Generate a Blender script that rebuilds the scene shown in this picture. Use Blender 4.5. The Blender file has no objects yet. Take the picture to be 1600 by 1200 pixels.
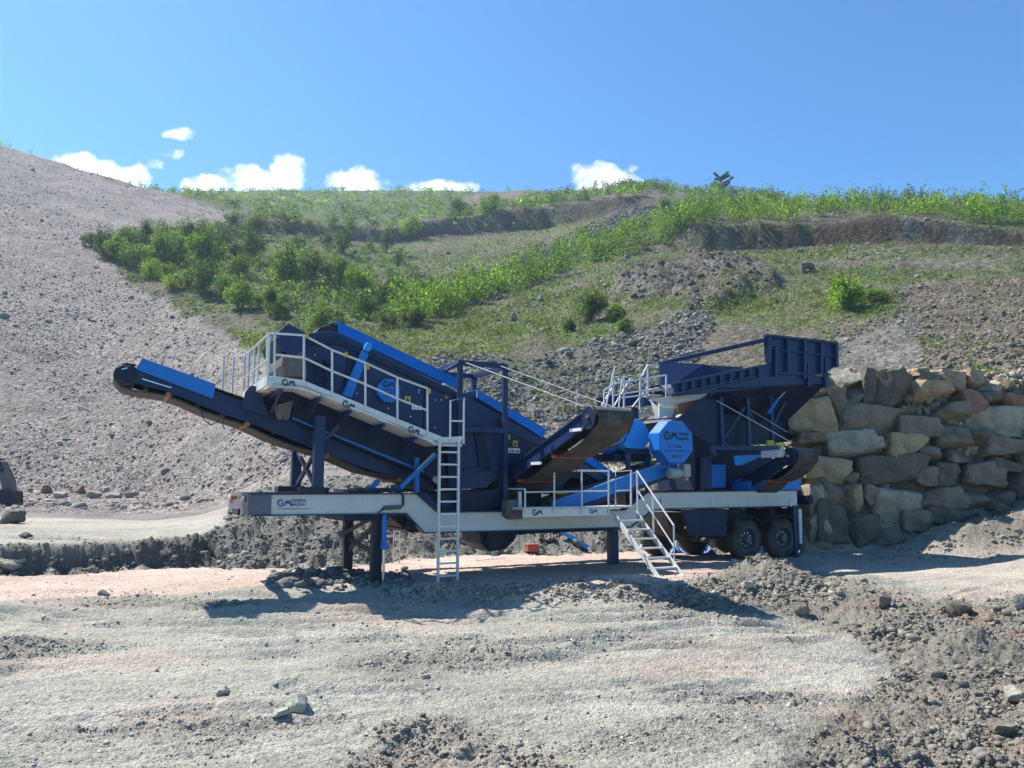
import bpy, bmesh, math, random
import numpy as np
from mathutils import Vector, Matrix
random.seed(7)
R = math.radians
scn = bpy.context.scene
# ---------------------------------------------------------------- camera, sky, sun, exposure
CAMZ = 2.0; FPX = 1200.0
PITCH = math.atan(155/1200.0); CP = math.cos(PITCH); SP = math.sin(PITCH)
cd = bpy.data.cameras.new('camera'); cam = bpy.data.objects.new('camera', cd)
scn.collection.objects.link(cam); scn.camera = cam
cd.sensor_width = 36; cd.lens = 36*FPX/1600; cd.clip_start = 0.05; cd.clip_end = 4000
cam.location = (0, 0, CAMZ); cam.rotation_euler = (math.pi/2+PITCH, 0, 0)
scn.view_settings.view_transform = 'Standard'; scn.view_settings.look = 'None'
scn.view_settings.exposure = 0.95; scn.view_settings.gamma = 1
SUN_EL = R(54); SUN_AZ = R(-60)            # azimuth measured from +Y towards +X
sdir = Vector((math.sin(SUN_AZ)*math.cos(SUN_EL), math.cos(SUN_AZ)*math.cos(SUN_EL), math.sin(SUN_EL)))
sl = bpy.data.lights.new('sun', 'SUN'); sl.energy = 5.0; sl.angle = R(0.5); sl.color = (1, .95, .87)
so = bpy.data.objects.new('sun', sl); scn.collection.objects.link(so)
so.rotation_euler = sdir.to_track_quat('Z', 'Y').to_euler(); so.location = (-30, 30, 60)
world = bpy.data.worlds.new('World'); scn.world = world; world.use_nodes = True
nt = world.node_tree; nt.nodes.clear()
def wn(t, **k):
    n = nt.nodes.new(t)
    for a, b in k.items(): setattr(n, a, b)
    return n
sky = wn('ShaderNodeTexSky'); sky.sky_type = 'NISHITA'; sky.sun_disc = False
sky.sun_elevation = SUN_EL; sky.sun_rotation = SUN_AZ; sky.altitude = 1200
sky.air_density = 1.0; sky.dust_density = 0.8; sky.ozone_density = 3.0
bg = wn('ShaderNodeBackground'); bg.inputs[1].default_value = 0.082
wo = wn('ShaderNodeOutputWorld')
tc = wn('ShaderNodeTexCoord'); sx = wn('ShaderNodeSeparateXYZ'); nt.links.new(tc.outputs['Generated'], sx.inputs[0])
def M(op, a, b=None, clamp=False):
    n = wn('ShaderNodeMath', operation=op); n.use_clamp = clamp
    for i, v in enumerate((a, b)):
        if v is None: continue
        if hasattr(v, 'is_output'): nt.links.new(v, n.inputs[i])
        else: n.inputs[i].default_value = v
    return n.outputs[0]
ys = M('MAXIMUM', sx.outputs[1], 0.05)
U = M('DIVIDE', sx.outputs[0], ys); E = M('DIVIDE', sx.outputs[2], ys)
cmb = wn('ShaderNodeCombineXYZ'); nt.links.new(U, cmb.inputs[0]); nt.links.new(E, cmb.inputs[1])
nz = wn('ShaderNodeTexNoise'); nz.inputs['Scale'].default_value = 26; nz.inputs['Detail'].default_value = 9; nz.inputs['Roughness'].default_value = .6
nt.links.new(cmb.outputs[0], nz.inputs['Vector'])
def wray(px, py):
    a = (px-800)/FPX; b = (600-py)/FPX
    y = CP-b*SP; return a/y, (SP+b*CP)/y
acc = None; den = None
for (px, py, rx, ry, g) in [(118,256,40,22,1),(160,268,44,22,1),(205,277,40,26,1),(325,290,50,20,1),(395,280,60,26,1),(448,268,42,34,1),
        (560,288,58,30,1),(690,294,66,16,1),(935,280,50,32,1),(975,288,36,18,1),(282,209,32,11,.55),(268,241,16,9,.4),(243,258,14,10,.35),(985,262,14,7,.3),(300,296,24,6,.5)]:
    u0, e0 = wray(px, py)
    du = M('MULTIPLY', M('SUBTRACT', U, u0), FPX/rx); de = M('MULTIPLY', M('SUBTRACT', E, e0), FPX/ry)
    v = M('SUBTRACT', 1.0, M('ADD', M('MULTIPLY', du, du), M('MULTIPLY', de, de)))
    v = M('MULTIPLY', M('MAXIMUM', v, -5.0), g)
    acc = v if acc is None else M('MAXIMUM', acc, v)
val = M('ADD', acc, M('MULTIPLY', M('SUBTRACT', nz.outputs[0], 0.5), 3.4))
mask = M('MULTIPLY', M('SUBTRACT', val, 0.02), 1.15, True)
gate = M('GREATER_THAN', sx.outputs[1], 0.2); mask = M('MULTIPLY', mask, gate)
mixc = wn('ShaderNodeMix', data_type='RGBA')
hs = wn('ShaderNodeHueSaturation'); hs.inputs['Saturation'].default_value = 1.1; hs.inputs['Value'].default_value = 1.0
nt.links.new(sky.outputs[0], hs.inputs['Color'])
tn = wn('ShaderNodeMix', data_type='RGBA', blend_type='MULTIPLY'); tn.inputs[0].default_value = 1; tn.inputs[7].default_value = (.66, 1.15, 1.36, 1)
nt.links.new(hs.outputs[0], tn.inputs[6])
nz2 = wn('ShaderNodeTexNoise'); nz2.inputs['Scale'].default_value = 60; nz2.inputs['Detail'].default_value = 5; nt.links.new(cmb.outputs[0], nz2.inputs['Vector'])
cc = wn('ShaderNodeValToRGB'); cc.color_ramp.elements[0].position = .32; cc.color_ramp.elements[0].color = (.62, .68, .78, 1); cc.color_ramp.elements[1].position = .58; cc.color_ramp.elements[1].color = (1, 1, 1, 1)
nt.links.new(nz2.outputs[0], cc.inputs[0]); cs = wn('ShaderNodeMix', data_type='RGBA', blend_type='MULTIPLY'); cs.inputs[0].default_value = 1; cs.inputs[7].default_value = (11, 11.2, 11.7, 1); nt.links.new(cc.outputs[0], cs.inputs[6])
nt.links.new(mask, mixc.inputs[0]); nt.links.new(tn.outputs[2], mixc.inputs[6]); nt.links.new(cs.outputs[2], mixc.inputs[7])
nt.links.new(mixc.outputs[2], bg.inputs[0]); nt.links.new(bg.outputs[0], wo.inputs[0])

# ---------------------------------------------------------------- projection helpers
def ray(px, py):
    a = (px-800)/FPX; b = (600-py)/FPX
    return (a, CP-b*SP, SP+b*CP)
def at(px, py, Y):
    d = ray(px, py); t = Y/d[1]; return (d[0]*t, Y, CAMZ+d[2]*t)
def gz(px, py, z):
    d = ray(px, py); t = (z-CAMZ)/d[2]; return (d[0]*t, d[1]*t, z)
def project(x, y, z):
    zc = np.maximum(y*CP+(z-CAMZ)*SP, .01); yc = -y*SP+(z-CAMZ)*CP
    return 800+FPX*x/zc, 600-FPX*yc/zc

# ---------------------------------------------------------------- object helpers
COL = scn.collection
def tag(o, label=None, cat=None, group=None, kind=None):
    if label: o['label'] = label
    if cat: o['category'] = cat
    if group: o['group'] = group
    if kind: o['kind'] = kind
    return o
def empty(name, loc, rz=0, label=None, cat=None, group=None):
    o = bpy.data.objects.new(name, None); COL.objects.link(o); o.empty_display_size = .2
    o.location = loc; o.rotation_euler = (0, 0, rz); return tag(o, label, cat, group)
def link(name, me, parent=None, mat=None, smooth=False):
    o = bpy.data.objects.new(name, me); COL.objects.link(o)
    if mat is not None and not me.materials: me.materials.append(mat)
    if parent is not None: o.parent = parent
    if smooth: me.polygons.foreach_set('use_smooth', [True]*len(me.polygons))
    return o
def npmesh(name, V, Fc, cols=None, smooth=False):
    """V (n,3), Fc (m,k) k=3 or 4"""
    me = bpy.data.meshes.new(name); n = len(V); m, k = Fc.shape
    me.vertices.add(n); me.vertices.foreach_set('co', np.ascontiguousarray(V, dtype=np.float32).ravel())
    me.loops.add(m*k); me.loops.foreach_set('vertex_index', np.ascontiguousarray(Fc, dtype=np.int32).ravel())
    me.polygons.add(m); me.polygons.foreach_set('loop_start', np.arange(0, m*k, k, dtype=np.int32))
    if smooth: me.polygons.foreach_set('use_smooth', np.ones(m, dtype=bool))
    me.update(calc_edges=True)
    if cols is not None:
        ca = me.color_attributes.new('Col', 'FLOAT_COLOR', 'POINT')
        c4 = np.ones((n, 4), dtype=np.float32); c4[:, :3] = cols
        ca.data.foreach_set('color', c4.ravel())
    return me

# ---------------------------------------------------------------- materials
def newmat(name):
    m = bpy.data.materials.new(name); m.use_nodes = True; t = m.node_tree; t.nodes.clear()
    o = t.nodes.new('ShaderNodeOutputMaterial'); b = t.nodes.new('ShaderNodeBsdfPrincipled')
    t.links.new(b.outputs[0], o.inputs[0]); return m, t, b
def nn(t, typ, **k):
    n = t.nodes.new(typ)
    for a, v in k.items(): setattr(n, a, v)
    return n
def noise(t, scale, detail=4, rough=.55, vec=None):
    n = nn(t, 'ShaderNodeTexNoise'); n.inputs['Scale'].default_value = scale; n.inputs['Detail'].default_value = detail
    n.inputs['Roughness'].default_value = rough
    if vec: t.links.new(vec, n.inputs['Vector'])
    return n
def ramp(t, fac, stops):
    r = nn(t, 'ShaderNodeValToRGB'); cr = r.color_ramp
    while len(cr.elements) < len(stops): cr.elements.new(.5)
    for e, (p, c) in zip(cr.elements, stops):
        e.position = p; e.color = (c[0], c[1], c[2], 1) if hasattr(c, '__len__') else (c, c, c, 1)
    t.links.new(fac, r.inputs[0]); return r.outputs[0]
def mix(t, a, b, fac, blend='MIX'):
    m = nn(t, 'ShaderNodeMix', data_type='RGBA', blend_type=blend)
    for s, v in ((0, fac), (6, a), (7, b)):
        if hasattr(v, 'is_output'): t.links.new(v, m.inputs[s])
        elif s == 0: m.inputs[0].default_value = v
        else: m.inputs[s].default_value = (v[0], v[1], v[2], 1)
    return m.outputs[2]
def paint(name, col, rough=.4, dust=.25, metal=0, dustcol=(.30, .27, .23), scale=3):
    """painted steel: slight tone drift, dust film and scuffs"""
    m, t, b = newmat(name); b.inputs['Specular IOR Level'].default_value = .35
    tcn = nn(t, 'ShaderNodeTexCoord'); vec = tcn.outputs['Object']
    n1 = noise(t, scale, 6, .6, vec); n2 = noise(t, scale*9, 3, .6, vec)
    mp = nn(t, 'ShaderNodeMapping'); mp.inputs['Scale'].default_value = (5, 5, .6); t.links.new(vec, mp.inputs[0])
    n3 = noise(t, 4, 4, .6, mp.outputs[0])
    f1 = ramp(t, n1.outputs[0], [(.35, 0), (.75, 1)]); f3 = ramp(t, n3.outputs[0], [(.5, 0), (.8, 1)])
    c = mix(t, col, [x*.7 for x in col], ramp(t, n2.outputs[0], [(.4, 0), (.7, .6)]))
    mm = nn(t, 'ShaderNodeMath', operation='MULTIPLY'); t.links.new(f1, mm.inputs[0]); mm.inputs[1].default_value = dust
    c = mix(t, c, dustcol, mm.outputs[0])
    m3 = nn(t, 'ShaderNodeMath', operation='MULTIPLY'); t.links.new(f3, m3.inputs[0]); m3.inputs[1].default_value = dust*.7
    c = mix(t, c, dustcol, m3.outputs[0])
    if dust < .3:
        ge = nn(t, 'ShaderNodeNewGeometry'); sz = nn(t, 'ShaderNodeSeparateXYZ'); t.links.new(ge.outputs['Normal'], sz.inputs[0])
        up_ = ramp(t, sz.outputs[2], [(.55, 0), (.95, .5)]); um = nn(t, 'ShaderNodeMath', operation='MULTIPLY'); t.links.new(up_, um.inputs[0]); t.links.new(ramp(t, n2.outputs[0], [(.3, .35), (.65, 1)]), um.inputs[1])
        c = mix(t, c, dustcol, um.outputs[0])
    t.links.new(c, b.inputs['Base Color']); b.inputs['Metallic'].default_value = metal
    rr = nn(t, 'ShaderNodeMapRange'); rr.inputs[3].default_value = rough*.8; rr.inputs[4].default_value = min(1, rough*1.5)
    t.links.new(n1.outputs[0], rr.inputs[0]); t.links.new(rr.outputs[0], b.inputs['Roughness'])
    bp = nn(t, 'ShaderNodeBump'); bp.inputs['Strength'].default_value = .12; bp.inputs['Distance'].default_value = .01
    t.links.new(n1.outputs[0], bp.inputs['Height']); t.links.new(bp.outputs[0], b.inputs['Normal'])
    return m
MT = dict(
 navy=paint('navy_paint', (.006, .024, .090), .40, .03), navy2=paint('deep_navy_paint', (.003, .011, .046), .5, .0),
 blue=paint('blue_paint', (.004, .165, .56), .33, .04), blue2=paint('light_blue_paint', (.02, .28, .74), .33, .05),
 white=paint('pale_grey_paint', (.66, .63, .585), .5, .22), galv=paint('galvanised_steel', (.68, .67, .655), .45, .12, .15),
 rubber=paint('belt_rubber', (.030, .026, .026), .7, .28), tyre=paint('tyre_rubber', (.02, .02, .021), .8, .3),
 rim=paint('rim_steel', (.11, .12, .15), .45, .2, .3), rimd=paint('rim_disc_paint', (.03, .032, .045), .6, .2), red=paint('red_paint', (.42, .06, .035), .5, .2), orange=paint('rust_orange_paint', (.36, .12, .06), .6, .2),
 black=paint('black_paint', (.012, .014, .026), .5, .06), purple=paint('bumper_grey', (.13, .12, .16), .5, .2),
 rust=paint('rusty_steel', (.32, .13, .07), .8, .4), steel=paint('bright_steel', (.62, .62, .62), .22, .05, .9),
 yellow=paint('yellow_paint', (.62, .42, .03), .5, .1), wht=paint('white_sticker', (.72, .72, .70), .5, .08), tan=paint('dusty_tan_paint', (.10, .085, .085), .6, .4),
 ink=paint('dark_lettering', (.012, .02, .06), .5, .02), inkb=paint('blue_lettering', (.02, .06, .25), .5, .02), green=paint('green_lettering', (.02, .16, .08), .5, .02),
 lred=paint('red_lettering', (.45, .05, .02), .5, .02), gmotor=paint('motor_grey', (.34, .37, .36), .5, .3), tarp=paint('blue_tarp', (.05, .24, .62), .45, .2), cable=paint('steel_rope', (.5, .48, .46), .5, .2))

def earth(name, cell, bump, contrast=1.0, fine=40., stretch=None):
    """ground: vertex base colour times stone-to-stone variation, stone bump"""
    m, t, b = newmat(name)
    g = nn(t, 'ShaderNodeNewGeometry'); vec = g.outputs['Position']
    if stretch:
        mp = nn(t, 'ShaderNodeMapping'); mp.inputs['Scale'].default_value = stretch; t.links.new(vec, mp.inputs[0]); vec = mp.outputs[0]
    at_ = nn(t, 'ShaderNodeVertexColor', layer_name='Col')
    nd = noise(t, 1/cell*.8, 3, .6, vec)
    off = nn(t, 'ShaderNodeVectorMath', operation='MULTIPLY_ADD'); t.links.new(nd.outputs['Color'], off.inputs[0])
    off.inputs[1].default_value = (cell*.9,)*3; t.links.new(vec, off.inputs[2])
    v = nn(t, 'ShaderNodeTexVoronoi'); v.inputs['Scale'].default_value = 1/cell; t.links.new(off.outputs[0], v.inputs['Vector'])
    v2 = nn(t, 'ShaderNodeTexVoronoi'); v2.inputs['Scale'].default_value = 2.7/cell; t.links.new(off.outputs[0], v2.inputs['Vector'])
    sp = nn(t, 'ShaderNodeSeparateColor'); t.links.new(v.outputs['Color'], sp.inputs[0])
    sp2 = nn(t, 'ShaderNodeSeparateColor'); t.links.new(v2.outputs['Color'], sp2.inputs[0])
    k = contrast
    r1 = ramp(t, sp.outputs[0], [(0, 1-.35*k), (.6, 1.0), (1, 1+.45*k)]); r2 = ramp(t, sp2.outputs[0], [(0, 1-.3*k), (.5, 1.0), (1, 1+.35*k)])
    nb = noise(t, .35, 6, .65, vec); r3 = ramp(t, nb.outputs[0], [(.3, .78), (.5, 1.0), (.7, 1.18)])
    nf = noise(t, fine, 4, .7, vec); r4 = ramp(t, nf.outputs[0], [(.3, .8), (.7, 1.2)])
    c = mix(t, at_.outputs[0], r1, 1, 'MULTIPLY'); c = mix(t, c, r2, 1, 'MULTIPLY'); c = mix(t, c, r3, 1, 'MULTIPLY'); c = mix(t, c, r4, 1, 'MULTIPLY')
    t.links.new(c, b.inputs['Base Color']); b.inputs['Roughness'].default_value = .95; b.inputs['Specular IOR Level'].default_value = .15
    ad = nn(t, 'ShaderNodeMath', operation='MULTIPLY_ADD'); t.links.new(v.outputs['Distance'], ad.inputs[0]); ad.inputs[1].default_value = -1.0
    t.links.new(nf.outputs[0], ad.inputs[2])
    ad2 = nn(t, 'ShaderNodeMath', operation='MULTIPLY_ADD'); t.links.new(v2.outputs['Distance'], ad2.inputs[0]); ad2.inputs[1].default_value = -.5; t.links.new(ad.outputs[0], ad2.inputs[2])
    bp = nn(t, 'ShaderNodeBump'); bp.inputs['Strength'].default_value = 1.0; bp.inputs['Distance'].default_value = bump
    t.links.new(ad2.outputs[0], bp.inputs['Height']); t.links.new(bp.outputs[0], b.inputs['Normal'])
    return m
M_near = earth('packed_earth', .035, .02, .42, 75)
M_road = earth('pinkish_gravel', .045, .018, .55, 70)
M_scree = earth('scree_gravel', .26, .10, .8, 9)
M_hill = earth('hill_soil', .55, .18, .65, 5)

def rockmat(name, bump=.05, sc=3.0):
    m, t, b = newmat(name)
    g = nn(t, 'ShaderNodeTexCoord'); vec = g.outputs['Object']
    at_ = nn(t, 'ShaderNodeVertexColor', layer_name='Col')
    n1 = noise(t, sc, 8, .65, vec); n2 = noise(t, sc*7, 5, .7, vec)
    c = mix(t, at_.outputs[0], ramp(t, n1.outputs[0], [(.3, .62), (.5, 1), (.72, 1.35)]), 1, 'MULTIPLY')
    c = mix(t, c, ramp(t, n2.outputs[0], [(.3, .75), (.7, 1.22)]), 1, 'MULTIPLY')
    t.links.new(c, b.inputs['Base Color']); b.inputs['Roughness'].default_value = .9; b.inputs['Specular IOR Level'].default_value = .2
    ad = nn(t, 'ShaderNodeMath', operation='MULTIPLY_ADD'); t.links.new(n2.outputs[0], ad.inputs[0]); ad.inputs[1].default_value = .3; t.links.new(n1.outputs[0], ad.inputs[2])
    bp = nn(t, 'ShaderNodeBump'); bp.inputs['Strength'].default_value = 1; bp.inputs['Distance'].default_value = bump
    t.links.new(ad.outputs[0], bp.inputs['Height']); t.links.new(bp.outputs[0], b.inputs['Normal'])
    return m
M_rock = rockmat('boulder_stone', .12, 2.2)
M_stone = rockmat('loose_stone', .02, 6.)
def leafmat():
    m = bpy.data.materials.new('leaves'); m.use_nodes = True; t = m.node_tree; t.nodes.clear()
    o = t.nodes.new('ShaderNodeOutputMaterial'); a = nn(t, 'ShaderNodeVertexColor', layer_name='Col')
    d = nn(t, 'ShaderNodeBsdfDiffuse'); tr = nn(t, 'ShaderNodeBsdfTranslucent'); ms = nn(t, 'ShaderNodeMixShader'); ms.inputs[0].default_value = .45
    n = noise(t, 1.5, 3); c = mix(t, a.outputs[0], ramp(t, n.outputs[0], [(.3, .75), (.7, 1.25)]), 1, 'MULTIPLY')
    c2 = mix(t, c, (1.25, 1.3, .6), 1, 'MULTIPLY')
    t.links.new(c, d.inputs[0]); t.links.new(c2, tr.inputs[0]); t.links.new(d.outputs[0], ms.inputs[1]); t.links.new(tr.outputs[0], ms.inputs[2]); t.links.new(ms.outputs[0], o.inputs[0])
    return m
M_leaf = leafmat()
M_bark = paint('bark', (.09, .07, .055), .9, .1)

# ---------------------------------------------------------------- numpy noise
def _h(ix, iy, s):
    n = (ix.astype(np.int64)*374761393+iy.astype(np.int64)*668265263+s*974711) & 0xffffffff
    n = ((n ^ (n >> 13))*1274126177) & 0xffffffff
    return ((n ^ (n >> 16)) & 0xffff)/65535.0
def perlin(x, y, s=0):
    ix = np.floor(x); iy = np.floor(y); fx = x-ix; fy = y-iy
    u = fx**3*(fx*(fx*6-15)+10); v = fy**3*(fy*(fy*6-15)+10)
    def g(a, b, dx, dy):
        an = _h(a, b, s)*6.2831853; return np.cos(an)*dx+np.sin(an)*dy
    a = g(ix, iy, fx, fy); b = g(ix+1, iy, fx-1, fy); c = g(ix, iy+1, fx, fy-1); d = g(ix+1, iy+1, fx-1, fy-1)
    return (a*(1-u)+b*u)*(1-v)+(c*(1-u)+d*u)*v*1.0
def fbm(x, y, o=4, s=0, gain=.5):
    r = 0; a = 1
    for i in range(o): r = r+a*perlin(x*2**i, y*2**i, s+i*17); a *= gain
    return r
def billow(x, y, o=3, s=0, gain=.55):
    r = 0; a = 1
    for i in range(o): r = r+a*(np.abs(perlin(x*2.1**i, y*2.1**i, s+i*31))*2-.5); a *= gain
    return r
def pip(px, py, poly):
    inside = np.zeros(px.shape, bool); n = len(poly)
    for i in range(n):
        x0, y0 = poly[i]; x1, y1 = poly[(i+1) % n]
        if y0 == y1: continue
        c = ((y0 > py) != (y1 > py)) & (px < (x1-x0)*(py-y0)/(y1-y0)+x0); inside ^= c
    return inside
def blur(a, k, axes=(0, 1)):
    for ax in axes:
        c = np.cumsum(np.pad(a, [(k+1, k) if i == ax else (0, 0) for i in (0, 1)], mode='edge'), axis=ax)
        a = (np.take(c, range(2*k+1, c.shape[ax]), axis=ax)-np.take(c, range(0, c.shape[ax]-2*k-1), axis=ax))/(2*k+1)
    return a

# ---------------------------------------------------------------- terrain: one height sheet built from traced breaklines
def W(Y): return np.sqrt(Y*Y+16.)
def cur(pts): return pts
A_ = [(-3, -6, -.35), (3, -6, -.35)]
curves = []
def addc(pts):   # pts: world (x,y,z)
    a = np.array([(p[0]/math.sqrt(p[1]**2+16), p[1], p[2]) for p in pts]); a = a[a[:, 0].argsort()]; curves.append(a)
addc([(-12, -6, -.2), (12, -6, -.2)])
addc([(-6, 4.5, -.12), (-2, 4.5, -.18), (0, 4.5, -.2), (2, 4.5, -.2), (4, 4.5, -.2), (7, 4.5, -.1)])
addc([gz(*p) for p in [(-400,944,0),(0,940,0),(400,926,-.02),(560,921,-.04),(620,928,-.08),(700,940,-.14),(800,949,-.16),(960,948,-.16),(1040,937,-.12),(1120,950,-.14),(1250,975,-.3),(1350,995,-.3),(1450,1015,-.3),(1600,1045,-.3),(1900,1070,-.3)]])
addc([gz(*p) for p in [(-400,930,.05),(0,928,.05),(400,916,.04),(560,913,.03),(620,915,.08),(700,917,.1),(800,918,.1),(960,917,.1),(1040,912,.12),(1120,903,.12),(1250,905,.05),(1350,915,.05),(1450,930,.05),(1600,948,.1),(1900,960,.1)]])
wl = [(x, 21.6) for x in (1245, 1400, 1600, 1900)]
addc([gz(*p) for p in [(-400,905,0),(0,897,0),(100,893,0),(200,887,0),(300,884,0),(400,884,0),(500,880,0),(600,876,0),(700,867,0),(800,863,0),(960,860,0),(1100,853,0),(1238,848,0)]]
     + [(.371*21.6, 21.6, .05), (.5*21.6, 21.6, .05), (.667*21.6, 21.6, .3), (1.2*21.6, 21.6, .6)])
addc([at(*p) for p in [(-400,855,17.3),(0,850,17.5),(100,848,18.0),(200,850,18.5),(300,840,19.4),(350,818,20.9),(420,785,22.5),(500,765,23.5),(600,757,24.5),(700,755,26),(800,755,27),(960,755,28),(1100,755,28.5),(1236,750,28.5)]]
     + [(.372*22.9, 22.9, 5.1), (.5*22.9, 22.9, 5.2), (1.2*22.9, 22.9, 5.3)])
addc([at(*p) for p in [(-400,770,50),(0,775,50),(140,777,50),(250,778,48),(330,770,44),(400,750,38),(500,735,33),(600,730,32),(700,725,32),(860,715,33),(1000,710,34),(1100,705,34),(1236,690,34)]]
     + [(.372*34, 34, 5.5), (.5*34, 34, 5.6), (1.2*34, 34, 5.8)])
pyL = [690, 610, 540, 490, 440, 390]
def plane(px, toe, top):
    T = at(px, toe[0], toe[1]); S = at(px, top[0], top[1]); out = []
    for i, q in enumerate(pyL):
        py = toe[0]+(top[0]-toe[0])*(i+1)/(len(pyL)+1)
        d = ray(px, py); k = d[2]/d[1]; m = (S[2]-T[2])/(S[1]-T[1])
        Y = (T[2]-m*T[1]-CAMZ)/(k-m); out.append((py, Y))
    return out+[top]
cols = {}
for px, t, s in [(-400,(770,50),(95,130)),(0,(775,50),(228,140)),(140,(777,50),(270,143)),(250,(778,48),(303,146)),(330,(770,44),(326,150))]:
    cols[px] = plane(px, t, s)+[((s[0]+6 if px < 250 else 299), 262)]
cols[400] = [(660,46),(590,56),(535,64),(500,75),(430,100),(365,148),(347,149),(297,262)]
cols[500] = [(650,42),(575,53),(532,62),(508,74),(430,108),(368,160),(350,161),(297,262)]
cols[600] = [(640,41),(570,52),(525,66),(500,85),(440,118),(380,165),(358,166),(297,262)]
cols[700] = [(640,41),(565,54),(503,80),(482,95),(420,130),(366,172),(342,173),(298,262)]
cols[860] = [(640,43),(550,60),(452,100),(436,112),(395,138),(356,175),(325,176),(299,255)]
cols[1000] = [(640,43),(540,60),(412,103),(400,112),(366,128),(322,170),(306,171),(291,240)]
cols[1080] = [(640,43),(530,60),(400,103),(394,112),(352,112.7),(326,140),(312,160),(301,220)]
cols[1236] = [(630,43),(520,60),(388,100),(386,109),(351,109.8),(336,130),(324,150),(312,195)]
cols[1260] = [(590,44),(520,60),(388,100),(386,109),(349,109.8),(336,130),(324,150),(313,190)]
cols[1400] = [(576,44),(505,58),(384,95),(383,104),(338,104.8),(331,118),(325,140),(319,160)]
cols[1600] = [(574,42),(500,56),(386,90),(385,99),(357,99.8),(348,112),(330,140),(314,170)]
cols[1900] = [(560,42),(490,56),(386,90),(385,99),(360,99.8),(350,112),(335,140),(320,170)]
for k in range(8):
    addc([at(px, cols[px][k][0], cols[px][k][1]) for px in sorted(cols)])
addc([(-500, 420, 30), (500, 420, 30)])
us = np.concatenate([np.linspace(-1.7, -.74, 50)[:-1], np.linspace(-.74, .74, 830), np.linspace(.74, 1.7, 50)[1:]])
Ys = np.concatenate([np.linspace(-6, 5, 26)[:-1], 1/np.linspace(1/5., 1/30., 520)[:-1], np.exp(np.linspace(math.log(30), math.log(400), 460))])
CY = np.array([np.interp(us, c[:, 0], c[:, 1]) for c in curves]); CZ = np.array([np.interp(us, c[:, 0], c[:, 2]) for c in curves])
for k in range(1, len(CY)): CY[k] = np.maximum(CY[k], CY[k-1]+.12)
T = np.array([np.interp(Ys, CY[:, i], CZ[:, i]) for i in range(len(us))])      # [u, Y]
Ts = blur(T, 2)
GX = us[:, None]*W(Ys)[None, :]; GY = np.repeat(Ys[None, :], len(us), 0)
far = np.clip((GY-30)/10, 0, 1)
T = T*(1-far)+blur(blur(T, 4, (0,)), 3, (0,))*far; T = T*far+blur(T, 1)*(1-far)
PX, PY = project(GX, GY, T)
jx = fbm(GX*.35, GY*.35, 4, 5)*22*np.clip(GY/60, .15, 1); JX = PX+jx+fbm(GX*2, GY*2, 2, 9)*8*np.clip(GY/60, .1, 1); JY = PY+fbm(GX*.35+40, GY*.35, 4, 6)*12*np.clip(GY/60, .2, 1)
poly = dict(
 scree=[(-900,-200),(-400,95),(0,226),(395,345),(345,356),(280,356),(200,362),(148,378),(150,402),(200,440),(240,462),(300,495),(345,518),(400,552),(430,575),(455,640),(520,700),(640,745),(430,790),(330,779),(-900,779)],
 sliver=[(350,516),(385,514),(440,522),(470,560),(440,560),(400,548)],
 talus1=[(660,475),(700,445),(760,430),(850,395),(900,365),(985,325),(1035,318),(1040,335),(985,370),(900,395),(860,425),(800,452),(740,478),(690,490)],
 talus2=[(650,565),(720,548),(800,575),(860,545),(980,525),(1060,495),(1095,478),(1115,500),(1095,560),(1035,580),(1040,720),(760,740),(650,700)],
 outcrop=[(955,432),(1000,415),(1080,420),(1150,405),(1222,430),(1222,452),(1185,450),(1165,475),(1120,484),(1080,478),(1040,470),(990,474),(965,465)],
 cut=[(1085,392),(1100,365),(1200,351),(1300,341),(1370,336),(1440,341),(1500,351),(1600,358),(1900,360),(1900,386),(1400,383),(1230,388)],
 cut2=[(400,346),(480,352),(600,370),(690,362),(690,348),(760,337),(860,322),(950,308),(1035,306),(1010,322),(900,345),(700,374),(600,380),(400,364)],
 soil=[(1300,500),(1370,500),(1405,480),(1420,440),(1500,435),(1900,440),(1900,640),(1290,640)],
 dusty=[(1310,530),(1400,498),(1425,480),(1440,575),(1440,600),(1300,600)],
 shoulder=[(1420,395),(1600,392),(1900,392),(1900,440),(1500,430),(1440,420)],
 baretop=[(690,330),(745,300),(880,298),(1000,290),(1250,300),(1250,318),(1100,305),(900,306),(760,325)],
 graybank=[(380,742),(660,740),(1250,740),(1250,866),(960,862),(700,868),(600,878),(500,884),(395,888),(300,884),(250,850),(300,842),(350,818)],
 cutface=[(-500,853),(0,851),(170,851),(330,832),(360,890),(280,886),(200,890),(100,897),(-500,910)],
 pink=[(-500,900),(0,895),(200,885),(400,882),(700,864),(960,858),(1250,862),(1250,880),(1100,905),(960,915),(700,917),(560,914),(430,912),(300,930),(0,937),(-500,950)],
 roadr=[(1200,864),(1900,864),(1900,930),(1560,925),(1400,905),(1250,880)],
 lawn=[(540,520),(700,498),(860,448),(1060,400),(1230,388),(1330,384),(1330,400),(1230,410),(1060,425),(940,455),(930,500),(860,535),(760,556),(640,568)],
 lawn2=[(1090,450),(1240,430),(1310,440),(1400,470),(1290,520),(1180,515),(1090,490)],
 lawn3=[(640,380),(900,345),(1000,340),(860,395),(740,430),(660,440)],
 clods=[(1060,918),(1138,888),(1220,880),(1330,905),(1450,930),(1600,940),(1900,950),(1900,1300),(1150,1300),(1290,1130),(1400,1040),(1320,990),(1200,952),(1000,950)],
 clodf=[(560,1200),(600,1140),(680,1122),(760,1150),(900,1200),(900,1300),(540,1300)])
MK = {k: blur(pip(JX, JY, np.array(v, float)).astype(float), 1) for k, v in poly.items()}
near = np.clip((32-GY)/3, 0, 1); hill = 1-near
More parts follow.
